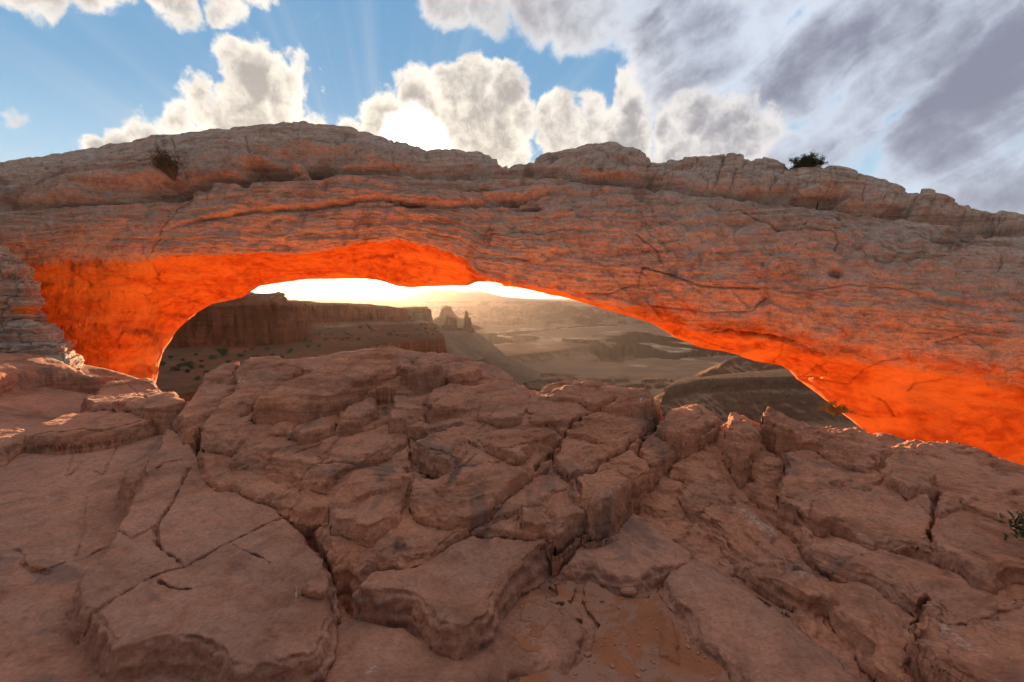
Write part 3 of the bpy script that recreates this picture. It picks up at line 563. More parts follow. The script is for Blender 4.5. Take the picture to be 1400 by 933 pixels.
# push the layered rock sideways too, so its lips overhang a little
nrm = grid_normals(P3); nrm *= np.sign(nrm[..., 2:3] + 1e-9)
dd = 0.030 * strata((H + .10 * _w1 + .05 * _w2 + .015 * _w3) / (.075), 11) * (.25 + .9 * sstep(_w2 + .6 * _w1, -.25, .3)) + .035 * _w3 + 0.020 * fbm(GX * 9, GY * 9, H * 26, 4, 81) * layered + 0.012 * fbm(GX * 9, GY * 9, H * 30, 3, 85) * (1 - layered)
steep = sstep(1 - nrm[..., 2], 0.1, 0.5)
P3 += nrm * (dd * steep)[..., None]
GV = P3.reshape(-1, 3); GM = MASK.reshape(-1, 4); GQ = grid_faces(len(RR), NTH)[:, ::-1]
own_f = OWN.ravel()[GQ[:, 0]]; sand_f = is_sand.ravel()[GQ].sum(1) >= 3
own_f = np.where(sand_f, -1, own_f)
def carve(name, sel, mat, parent=None, skirt=0.3):
    """one rock of the bedrock sheet as its own mesh, closed downwards by a skirt"""
    u, q = submesh(GV, GQ, sel); v = GV[u]; a = GM[u]
    if skirt:
        e = np.concatenate([q[:, [0, 1]], q[:, [1, 2]], q[:, [2, 3]], q[:, [3, 0]]]).astype(np.int64)
        key = np.sort(e, 1); key = key[:, 0] * len(u) + key[:, 1]
        _, idx, cnt = np.unique(key, return_index=True, return_counts=True); be = e[idx[cnt == 1]]
        bv, inv = np.unique(be, return_inverse=True); inv = inv.reshape(-1, 2)
        low = v[bv].copy(); low[:, 2] -= skirt; n0 = len(v)
        v = np.concatenate([v, low]); a = np.concatenate([a, a[bv]])
        q = np.concatenate([q, np.stack([be[:, 1], be[:, 0], n0 + inv[:, 0], n0 + inv[:, 1]], -1)])
    return mesh_from(name, v, q, mat, parent, a)
def strays(owner):
    """faces of a rock cut off from its main body fall to the ground sheet"""
    nc_ = NTH - 1; todo = set(np.nonzero(own_f == owner)[0].tolist()); comps = []
    while todo:
        st = [todo.pop()]; comp = [st[0]]
        while st:
            f = st.pop()
            for g in (f - 1, f + 1, f - nc_, f + nc_):
                if g in todo: todo.remove(g); st.append(g); comp.append(g)
        comps.append(comp)
    comps.sort(key=len)
    for c_ in comps[:-1]: own_f[c_] = 0
for i in range(1, len(NAMES)):
    if (own_f == i).sum() > 60: strays(i)
    else: own_f[own_f == i] = 0
tag(carve('ground', own_f == 0, M_SLAB, skirt=0), kind='structure')
tag(carve('sand', own_f == -1, M_SAND, skirt=0.03), kind='stuff')
LBL = {'outcrop': ('rock_outcrop', 'big jointed sandstone outcrop of rounded blocks rising to the crest below the sunlit opening', 'rock outcrop', M_CROP),
       'ridge': ('rock_ridge', 'layered sandstone ridge sloping down across the right foreground, sunlit patches along its crest', 'rock ridge', M_CROP),
       'low_slab': ('rock_slab', 'thick pointed slab jutting over the flat ground at the foot of the blocky outcrop', 'rock slab', M_SLAB),
       'step_slab': ('rock_slab', 'thin grey slab with a broken front edge above the red sand pocket', 'rock slab', M_SLAB),
       'flat_slab': ('rock_slab', 'broad smooth slab lying between the red sand and the layered ridge', 'rock slab', M_SLAB),
       'crack_slab': ('rock_slab', 'large smooth lower left slab crossed by a long thin diagonal crack', 'rock slab', M_SLAB),
       'small_block': ('rock_block', 'small angular rock block standing on the smooth left slope', 'rock', M_SLAB),
       'boulder_ledge': ('boulder', 'rounded red boulder on the left crest in front of the glowing arch foot', 'boulder', M_CROP),
       'left_ledge': ('rock_ledge', 'low layered grey ledges on the left slope beneath the stacked rock wall', 'rock ledge', M_CROP)}
for key, (nm, lab, cat, mat) in LBL.items():
    ids = [i for i in _grp.get(key, []) if (own_f == i).sum() > 60]
    if not ids: continue
    parts = {}
    for i in ids: parts.setdefault(NAMES[i][1] if NAMES[i][1] not in ('', 'body') else 'main', []).append(i)
    root = carve(nm, np.isin(own_f, parts.get('main', ids[:1])), mat)
    tag(root, lab, cat)
    for pn, lst in parts.items():
        if pn == 'main': continue
        for i in lst:
            if i in parts.get('main', ids[:1]): continue
            carve(pn, own_f == i, mat, root)
#PART3
# the same bedrock carried on round the viewer's feet and behind
def apron():
    nt, nr = 420, 60; v0, q0 = [], []
    th = np.concatenate([np.linspace(math.radians(63.9), math.radians(296.1), nt)]).astype(f32); r = np.concatenate([[.02], np.exp(np.linspace(math.log(.3), math.log(60), nr - 1))]).astype(f32)
    X = r[:, None] * np.sin(th); Y = r[:, None] * np.cos(th)
    w = sstep(np.cos(th), -.2, .43)[None, :]; left = (th > math.pi)[None, :]
    jr = np.interp(r, RR, np.arange(len(RR))).astype(int); edge = np.where(left, P3[jr, 0, 2][:, None], P3[jr, -1, 2][:, None])
    Z = (-1.72 + .18 * fbm(X * .5, Y * .5, None, 4, 151) + .02 * fbm(X * 4, Y * 4, None, 4, 155)) * (1 - w) + (edge - .02) * w
    P = np.stack([X, Y, Z], -1); A = np.zeros(P.shape[:2] + (4,), f32); A[..., 3] = 1; A[..., 0] = .1
    tag(mesh_from('ground', P.reshape(-1, 3), grid_faces(nr, nt)[:, ::-1], M_SLAB, None, A.reshape(-1, 4)), kind='structure')
    th = np.radians(np.linspace(-64.2, 64.2, 200)).astype(f32); r = np.linspace(.01, 1.16, 40).astype(f32); X = r[:, None] * np.sin(th); Y = r[:, None] * np.cos(th)
    f = (r / 1.16)[:, None]; ed = P3[0, ::NTH // 200, 2][:200][None, :]; Z = -1.74 * (1 - f) + ed * f - .012
    P = np.stack([X, Y, Z], -1); A = np.zeros(P.shape[:2] + (4,), f32); A[..., 3] = 1; A[..., 0] = .1
    tag(mesh_from('ground', P.reshape(-1, 3), grid_faces(40, 200)[:, ::-1], M_SLAB, None, A.reshape(-1, 4)), kind='structure')
apron()

# ------------------------------------------------------------------ the arch
def curve(pts, x):
    p = np.array(pts, float); return np.interp(x, p[:, 0], p[:, 1])
def smooth1(a, n):
    k = np.hanning(n + 2)[1:-1]; k /= k.sum(); return np.convolve(np.pad(a, n // 2, 'edge'), k, 'valid')[:len(a)]
T_PTS = [(-450,300),(-200,262),(0,237),(50,228),(100,216),(160,205),(210,192),(260,186),(300,183),(350,178),(420,174),(460,178),(500,185),(550,198),(585,211),(620,209),(650,213),(700,218),(715,218),(760,209),(800,204),(835,201),(862,211),(885,222),(920,222),(960,220),(1000,219),(1040,226),(1080,233),(1110,232),(1150,237),(1190,248),(1230,263),(1260,267),(1300,280),(1350,289),(1400,294),(1600,325),(1850,370)]
L_PTS = [(-450,330),(-100,345),(0,352),(60,347),(110,340),(150,343),(200,347),(260,346),(330,347),(380,346),(420,343),(470,336),(510,329),(545,327),(580,335),(620,346),(638,354),(655,373),(700,384),(760,397),(800,411),(850,425),(900,438),(960,454),(1000,457),(1050,461),(1100,477),(1150,490),(1250,500),(1320,512),(1400,524),(1850,580)]
O_PTS = [(-450,1000),(-100,1000),(0,1000),(100,950),(150,840),(180,720),(196,625),(206,563),(214,516),(222,480),(240,455),(262,432),(290,416),(330,408),(355,391),(380,387),(420,382),(470,381),(500,381.5),(515,383.5),(530,387),(542,391),(560,393),(600,391),(640,391),(650,386),(668,385),(700,391),(740,399),(780,409),(820,421),(860,433),(890,442),(920,460),(955,475),(1000,483),(1040,492),(1072,499),(1090,518),(1110,533),(1135,552),(1160,572),(1200,603),(1260,650),(1400,750),(1850,900)]
YL_PTS = [(-450,8.2),(0,9.5),(200,10.3),(500,10.6),(630,10.2),(700,9.7),(900,8.7),(1100,7.6),(1250,7.0),(1400,6.5),(1850,5.5)]
YO_PTS = [(-450,13),(0,13),(150,13),(215,13.2),(290,13.0),(360,12.8),(500,12.8),(638,12.2),(662,10.9),(800,10.2),(900,9.6),(1000,9.3),(1072,9.0),(1090,9.0),(1135,8.6),(1250,8.0),(1400,7.4),(1850,6.5)]
SEAM1 = [(-450,340),(0,278),(75,275),(150,273),(210,270),(259,252),(300,247),(356,245),(410,243),(469,235),(536,235),(600,241),(675,243),(720,240),(761,238),(863,249),(919,255),(975,264),(1061,268),(1110,277),(1162,283),(1237,294),(1294,304),(1400,316),(1850,400)]
SEAM2 = [(-450,400),(0,330),(200,318),(290,296),(357,288),(446,280),(523,269),(560,278),(600,281),(680,276),(760,262),(800,262),(1850,300)]
NC = 1560; AX = np.linspace(-450, 1850, NC)
jit = 1.6 * perlin(AX * .045, AX * 0 + .3, None, 91) + 1.0 * perlin(AX * .16, AX * 0 + .6, None, 92)
aT = smooth1(curve(T_PTS, AX), 9) + jit; aL = smooth1(curve(L_PTS, AX), 11) + 2.5 * perlin(AX * .03, AX * 0 + 1.3, None, 93) + 1.5 * perlin(AX * .11, AX * 0 + 1.6, None, 94)
aO = smooth1(curve(O_PTS, AX), 5) + 0.5 * perlin(AX * .1, AX * 0 + 2.3, None, 95); YL = smooth1(curve(YL_PTS, AX), 15); YO = smooth1(curve(YO_PTS, AX), 7)
aL = np.minimum(aL, aO - 4); YT = YL + 1.7; aT = aT + F_PX * .20 / YT
mixp = lambda f: aL + (aT - aL) * f
keys = []
pO, pT = at(AX, aO, YO), at(AX, aT, YT)
def backpt(z, Y): a = pO[:, 0] / pO[:, 1]; return np.stack([a * Y, Y, z], -1)
YB = np.maximum(YO, YT) + 0.9
keys = [(backpt(pO[:, 2] + .30, YO + .45), 6), (pO, 80), (at(AX, aO + (aL - aO) * .40, YO + (YL - YO) * .30), 90), (at(AX, aO + (aL - aO) * .82, YO + (YL - YO) * .72), 40),
        (at(AX, aL, YL), 70), (at(AX, mixp(.30), YL - .16), 110), (at(AX, mixp(.62), YL + .06), 120), (at(AX, mixp(.88), YL + .62), 60), (pT, 24),
        (np.stack([pT[:, 0] * (YT + 1.0) / YT, YT + 1.0, pT[:, 2] - .18], -1), 16), (backpt((pO[:, 2] + pT[:, 2]) * .5, YB), 20), (backpt(pO[:, 2] + .30, YO + .45), 0)]
K = np.stack([k[0] for k in keys]); rows = []; PYN = []
for i in range(len(keys) - 1):
    p0, p1, p2, p3 = K[max(i - 1, 0)], K[i], K[i + 1], K[min(i + 2, len(K) - 1)]
    n = keys[i][1]
    for q in range(n):
        t = q / n
        cr = 0.5 * ((2 * p1) + (p2 - p0) * t + (2 * p0 - 5 * p1 + 4 * p2 - p3) * t * t + (3 * p1 - p0 - 3 * p2 + p3) * t ** 3)
        li = p1 + (p2 - p1) * t
        rows.append(cr * .75 + li * .25); PYN.append(i + t)
rows.append(K[-1]); PYN.append(len(keys) - 1)
AP = np.stack(rows).astype(f32); sec = np.array(PYN, f32)[:, None] * np.ones((1, NC), f32)
def to_px(P):
    x, y, z = P[..., 0], P[..., 1], P[..., 2]; dep = y * cp - z * sp; v = (y * sp + z * cp) / dep
    return CX + F_PX * x / dep, CY - F_PX * v
ax_, ay_ = to_px(AP); ax_ = ax_.astype(f32); ay_ = ay_.astype(f32)
AN = grid_normals(AP); ctr = AP.mean(0, keepdims=True)
AN *= np.sign(np.sum(AN * (AP - ctr), -1).mean())
# pixel rows of the seams at each vertex
seam1 = curve(SEAM1, ax_) + 3 * perlin(ax_ * .03, ax_ * 0 + 4.2, None, 96); seam2 = curve(SEAM2, ax_) + 3 * perlin(ax_ * .05, ax_ * 0 + 5.2, None, 97)
front = sstep(sec, 3.6, 4.1) * (1 - sstep(sec, 8.3, 9.0)); under = sstep(sec, .5, 1.0) * (1 - sstep(sec, 3.5, 4.0)); topback = np.clip(1 - front - under, 0, 1)
X_, Y_, Z_ = AP[..., 0], AP[..., 1], AP[..., 2]
w1 = fbm(X_ * .7, Y_ * .7, Z_ * .9, 4, 101); w2 = fbm(X_ * 2.6, Y_ * 2.6, Z_ * 3.4, 4, 105); w3 = fbm(X_ * 9, Y_ * 9, Z_ * 13, 4, 109)
hgt = np.interp(ax_, AX, aL - aT); th_ = np.clip((ay_ - np.interp(ax_, AX, aT)) / np.maximum(hgt, 1), -.2, 1.2)
lowr = sstep(ax_, 640, 1000)                    # the right limb is dipping, smoother rock
s = th_ * 2.6 * .75 - Z_ * .25 + .10 * X_ * lowr * th_
cap = sstep(seam1 - ay_, -1.5, 5) * front
bands = front * (1 - .45 * lowr * (1 - cap)) + .6 * topback
D = bands * (0.062 * strata((s + .20 * w1 + .05 * w2) / .23) + 0.030 * strata((s + .14 * w1 + .06 * w2) / .085, 5) * sstep(w2 + w1, -.25, .25) - .08 * np.abs(fbm(X_ * 1.1, Y_ * 1.1, (s + .1 * w1) * 8, 4, 117)) - .03 * np.abs(fbm(X_ * 4, Y_ * 4, (s + .1 * w1) * 28, 3, 121)))
D += front * (0.14 * w1 + 0.10 * w2 + 0.018 * w3) + topback * (.10 * w1 + .06 * w2 + .02 * w3)
D += front * (1 - cap) * .05 * -np.abs(w2) * 1.6 + front * lowr * (1 - cap) * (-.10 * np.abs(fbm(X_ * 1.5 + Z_ * .8, Y_ * 1.5, Z_ * 2.4 - X_ * .9, 4, 113)) + .03)
D += cap * (.16 + .10 * sstep(seam1 - ay_, 4, 22)) - front * .32 * np.exp(-((ay_ - seam1 - 2) / 3.2) ** 2) * (.45 + .9 * sstep(w1, -.2, .3))
xm = sstep(ax_, 200, 290) * (1 - sstep(ax_, 700, 790))
D += front * xm * (.09 * sstep(seam2 - ay_, -1, 4) * (1 - cap) - .11 * np.exp(-((ay_ - seam2 - 1.5) / 2.6) ** 2))
# jointed blocks in the cap
f1, f2, cid = worley((ax_ * .030 + .5 * w2 + ay_ * .016).astype(f32), (ay_ * .085 - ax_ * .010 + .5 * w2).astype(f32), 3)
D += cap * (-.045 * np.exp(-((f2 - f1) / .035) ** 2) + .05 * (cid - .5)) * (.4 + .6 * sstep(ax_, 600, 850))
f1, f2, cid = worley((ax_ * .020 + .6 * w2 + ay_ * .008).astype(f32), (ay_ * .045 - ax_ * .008 * (1 + lowr) + .6 * w2).astype(f32), 4)
D += front * (1 - cap) * (-.022 * np.exp(-((f2 - f1) / .03) ** 2) * sstep(w1, -.2, .2) + .04 * (cid - .5))
# under side: big flakes with clean edges
f1, f2, cid = worley((ax_ * .012 + .35 * w2 + ay_ * .004).astype(f32), (ay_ * .035 - ax_ * .006 + .35 * w2).astype(f32), 6)
D += under * (1 - .75 * sstep(ax_, 1030, 1110)) * (.10 * w1 + .07 * w2 + .014 * w3 + .15 * (cid - .5) * sstep(f2 - f1, 0, .05) + .08 * strata((Z_ + .25 * X_ * lowr + .3 * w1 + .06 * w2) / .42, 2) * sstep(w2 - w1, -.3, .2) - .05 * np.abs(fbm(X_ * .8, Y_ * .8, (Z_ + .3 * X_ * lowr) * 4, 4, 127)))
for cx_, cy_, rx, ry, dep in [(368,238,27,8.5,2.8),(396,240,16,3,.3),(441,234,17,8.5,2.8),(332,248,26,4,.6),(268,256,16,5,.5),(1128,277,24,4.5,1.2),(690,273,24,5,.35),(718,283,20,3,.2),(560,279,24,3,.25),(640,241,20,3,.35),(165,262,50,10,.35),(225,262,30,10,.5),
                              (430,222,60,9,.28),(700,229,40,5,.25),(655,262,30,3,.15),(1040,268,50,3,.25),(1225,292,26,3,.25),(1145,372,9,6,.12),(1008,306,14,5,.08),(585,304,20,4,.10),(550,300,18,5,.08),(1350,318,60,5,.2)]:
    dx = ax_ - cx_ + 5 * w2 * 2; dy = ay_ - cy_ + 3 * w2 * 2; D -= front * dep * np.exp(-((dx / rx) ** 2 + (dy / ry) ** 2) ** 2)
ACR = [(1.6,.12,[(971,283),(1012,289),(1040,303),(1065,311),(1100,315),(1140,321),(1147,332),(1140,343)]),(1.8,.14,[(880,368),(900,371),(930,380),(960,391),(1000,395),(1039,397)]),(1.5,.10,[(800,402),(830,404),(870,390),(880,368)]),
       (1.5,.10,[(900,420),(940,425),(980,428),(1030,425),(1045,408)]),(1.3,.08,[(850,410),(880,418),(900,420)]),(2.2,.22,[(975,455),(1000,452),(1020,454),(1060,461),(1072,464),(1090,474),(1110,484),(1125,488)]),
       (1.2,.08,[(1072,464),(1070,478),(1056,492)]),(1.3,.10,[(360,376),(401,378),(423,376),(433,372),(459,371),(494,376)]),(1.2,.08,[(1100,515),(1130,520),(1160,525),(1190,500),(1230,492)]),(1.4,.10,[(1190,540),(1210,550),(1222,570)]),
       (1.2,.08,[(1240,535),(1250,525),(1300,518)]),(1.2,.1,[(240,190),(246,215),(256,240),(258,270),(235,300),(215,320),(205,345)]),(1.2,.1,[(340,200),(350,225),(360,240)]),(1.5,.12,[(1000,225),(985,245),(972,262)]),(1.5,.12,[(1034,222),(1010,245),(992,265)]),
       (1.5,.12,[(1075,238),(1058,255),(1048,268)]),(1.5,.12,[(1118,238),(1122,250),(1150,262)]),(1.5,.12,[(1255,270),(1248,285),(1237,294)]),(1.3,.1,[(850,205),(835,225),(815,236)]),(1.3,.1,[(900,225),(880,240)]),(1.4,.1,[(536,200),(538,225),(540,236)]),
       (1.3,.08,[(670,320),(690,322),(700,315),(740,318),(760,315)]),(1.2,.08,[(230,350),(300,352),(330,358)]),(1.2,.06,[(140,372),(170,375),(190,380)]),(1.2,.06,[(60,400),(120,398),(170,405)]),(1.3,.07,[(1070,530),(1110,505),(1130,497)]),(1.3,.1,[(870,320),(900,345),(905,360)]),
       (1.2,.07,[(1200,330),(1230,345),(1300,352)]),(1.2,.07,[(1110,398),(1150,390),(1210,392),(1260,402)]),(1.2,.07,[(1280,470),(1330,455),(1380,462)]),(1.2,.08,[(1365,345),(1372,360),(1368,372)]),(1.2,.07,[(640,356),(660,352),(720,356)])]
for hw, dep, pl in ACR:
    xs = [q[0] for q in pl]; ys = [q[1] for q in pl]
    ii, jj = np.nonzero((ax_ > min(xs) - 12) & (ax_ < max(xs) + 12) & (ay_ > min(ys) - 12) & (ay_ < max(ys) + 12) & (sec < 8.6) & (sec > 1))
    if len(ii):
        d, _ = seg_dist(ax_[ii, jj] + 6 * w2[ii, jj], ay_[ii, jj] + 6 * w2[ii, jj], pl); D[ii, jj] -= .55 * dep * np.exp(-(d / (.75 * hw * (.6 + np.abs(w3[ii, jj]) * 3))) ** 2)
edgefix = 1 - .92 * np.exp(-((sec - 1) / .22) ** 2)      # keep the edge of the opening where it is
AP2 = AP + AN * (D * edgefix)[..., None]
AM = np.zeros(AP.shape[:2] + (4,), f32); AM[..., 3] = 1
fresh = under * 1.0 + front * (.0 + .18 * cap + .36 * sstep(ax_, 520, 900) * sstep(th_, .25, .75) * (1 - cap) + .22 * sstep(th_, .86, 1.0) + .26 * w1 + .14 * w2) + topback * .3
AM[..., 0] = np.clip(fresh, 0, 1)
dk = np.zeros_like(ax_)
for cx_, cy_, rx, ry, v in [(830,405,60,22,.45),(1290,330,110,16,.5),(1080,290,60,10,.25),(860,400,80,25,.4),(950,470,40,8,.3)]: dk = np.maximum(dk, v * np.exp(-(((ax_ - cx_) / rx) ** 2 + ((ay_ - cy_) / ry) ** 2)))
AM[..., 1] = dk * front
AM[..., 2] = np.clip(.28 * front * sstep(w1, .05, .4) * (1 - lowr * .6), 0, 1)
AV = AP2.reshape(-1, 3); AQ = grid_faces(*AP2.shape[:2]); AMf = AM.reshape(-1, 4)
capf = (cap.ravel()[AQ].mean(1) > .5) & (sec.ravel()[AQ[:, 0]] > 4) & (sec.ravel()[AQ[:, 0]] < 8.5)
undf = (sec.ravel()[AQ[:, 0]] < 3.9) & (sec.ravel()[AQ[:, 0]] >= 1.0)
def flipq(q):
    # orient outwards
    return q
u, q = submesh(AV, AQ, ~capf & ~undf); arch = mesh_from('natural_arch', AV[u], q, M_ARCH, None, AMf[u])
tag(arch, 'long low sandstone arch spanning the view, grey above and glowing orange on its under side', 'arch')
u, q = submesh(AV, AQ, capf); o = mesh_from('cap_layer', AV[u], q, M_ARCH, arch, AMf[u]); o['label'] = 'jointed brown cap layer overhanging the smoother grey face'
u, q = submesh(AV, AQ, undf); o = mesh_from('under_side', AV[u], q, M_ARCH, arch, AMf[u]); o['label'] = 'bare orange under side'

# stacked rock wall at the left foot of the arch
def pier():
    nr, nc = 340, 420
    py = np.linspace(338, 560, nr)
    xe = smooth1(curve([(330,5),(352,20),(365,38),(380,50),(395,57),(410,62),(440,60),(447,74),(460,90),(472,99),(488,112),(520,122),(560,130)], py), 7)
    fl = curve([(338,.5),(350,.15),(400,0),(440,-.05),(445,-.25),(485,-.4),(492,-.8),(560,-1.6)], py)
    R = []
    for i in range(nr):
        pl = np.array([(-560,6.4),(-250,7.3),(-60,7.75),(xe[i] - 22,8.0),(xe[i] - 2,8.45),(xe[i] - 6,9.0),(xe[i] - 60,10.8)])
        par = np.cumsum([0, .9, 1.6, 1.8, .6, .35, .5]); q = np.linspace(0, par[-1], nc)
        X = np.interp(q, par, pl[:, 0]); Y = np.interp(q, par, pl[:, 1]); X = smooth1(X, 21); Y = smooth1(Y, 21)
        R.append(at(X, np.full(nc, py[i]), Y + fl[i] * (1 - .6 * q / par[-1])))
    P = np.stack(R).astype(f32); N = grid_normals(P); N *= -np.sign(np.median(N[:, :200, 1]))
    x, y, z = P[..., 0], P[..., 1], P[..., 2]
    a = fbm(x, y, z * 1.5, 4, 131); b = fbm(x * 4, y * 4, z * 7, 4, 135)
    d = .13 * strata((z + .15 * a + .03 * b) / .26) + .05 * strata((z + .08 * a + .03 * b) / .08, 4) + .02 * strata((z + .06 * a) / .033, 4) + .10 * a + .06 * b
    f1, f2, cid = worley((x * 1.3 + y + .4 * b).astype(f32), (z * 3 + .4 * b).astype(f32), 9); d += -.06 * np.exp(-((f2 - f1) / .06) ** 2) + .08 * (cid - .5)
    P = P + N * d[..., None]
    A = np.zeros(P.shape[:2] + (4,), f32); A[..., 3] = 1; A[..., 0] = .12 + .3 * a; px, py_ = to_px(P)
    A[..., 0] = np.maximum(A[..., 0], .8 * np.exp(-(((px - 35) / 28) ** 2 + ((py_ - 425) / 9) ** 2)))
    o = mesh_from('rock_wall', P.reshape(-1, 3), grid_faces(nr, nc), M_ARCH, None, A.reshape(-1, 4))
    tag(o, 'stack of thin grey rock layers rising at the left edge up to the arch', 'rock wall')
pier()
#PART4
# ------------------------------------------------------------------ far country materials
def land_mat(name, rock, soil, pale, green, zs, amp=1.0):
    m = bpy.data.materials.new(name); m.use_nodes = True; t = NT(m.node_tree); t.n.clear()
    out = t.new('ShaderNodeOutputMaterial'); b = t.new('ShaderNodeBsdfPrincipled'); t.l.new(b.outputs[0], out.inputs[0])
    b.inputs['Roughness'].default_value = 1.0; b.inputs['Specular IOR Level'].default_value = 0.0
    geo = t.new('ShaderNodeNewGeometry'); pos = geo.outputs['Position']; p = t.vmath('SCALE', pos, zs)
    at_ = t.new('ShaderNodeAttribute', attribute_name='mask'); sep = t.new('ShaderNodeSeparateColor'); t.l.new(at_.outputs['Color'], sep.inputs[0])
    n1 = t.noise(p, 0.6, 6, 0.6, 0.3); n2 = t.noise(p, 5, 6, 0.65, 0.3); bed = t.noise(t.mapping(p, scale=(.3, .3, 6)), 1.5, 5, 0.65, 0.3)
    flut = t.noise(t.mapping(p, scale=(2.2, 2.2, .10)), 1.2, 6, 0.62, 0.5)
    c = t.mix(t.rng(n1, .35, .65), soil, tuple(v * .75 for v in soil))
    rk = t.mix(t.rng(bed, .40, .62, 0, .75), rock, tuple(v * .62 for v in rock)); rk = t.mix(t.rng(flut, .42, .62, 0, .75 * amp), rk, tuple(v * .42 for v in rock))
    rk = t.mix(t.rng(n2, .58, .72, 0, .4), rk, tuple(min(1, v * 1.45) for v in rock))
    c = t.mix(sep.outputs[0], c, rk)
    pw = t.rng(t.math('ADD', sep.outputs[1], t.math('MULTIPLY', t.math('SUBTRACT', n2, .5), .9)), .38, .62); c = t.mix(pw, c, pale)
    gw = t.rng(t.math('ADD', sep.outputs[2], t.math('MULTIPLY', t.math('SUBTRACT', n2, .5), 1.2)), .45, .6, 0, .8); c = t.mix(gw, c, green)
    t.l.new(c, b.inputs['Base Color'])
    bp = t.new('ShaderNodeBump'); bp.inputs['Strength'].default_value = .8 * amp; bp.inputs['Distance'].default_value = .35 / zs
    h = t.math('ADD', t.math('MULTIPLY', n2, .6), t.math('ADD', t.math('MULTIPLY', bed, .25), t.math('MULTIPLY', flut, t.math('MULTIPLY', sep.outputs[0], .8 * amp * amp))))
    t.l.new(h, bp.inputs['Height']); t.l.new(bp.outputs[0], b.inputs['Normal'])
    return m
M_FLOOR = land_mat('canyon_floor', (.125, .060, .040), (.28, .165, .108), (.43, .33, .235), (.125, .075, .050), .02, .5)
M_CLIFF = land_mat('cliff', (.37, .112, .056), (.18, .090, .055), (.42, .30, .22), (.09, .10, .05), .16)
M_FAR = land_mat('far_rock', (.23, .115, .075), (.28, .18, .12), (.42, .33, .25), (.1, .1, .06), .03)

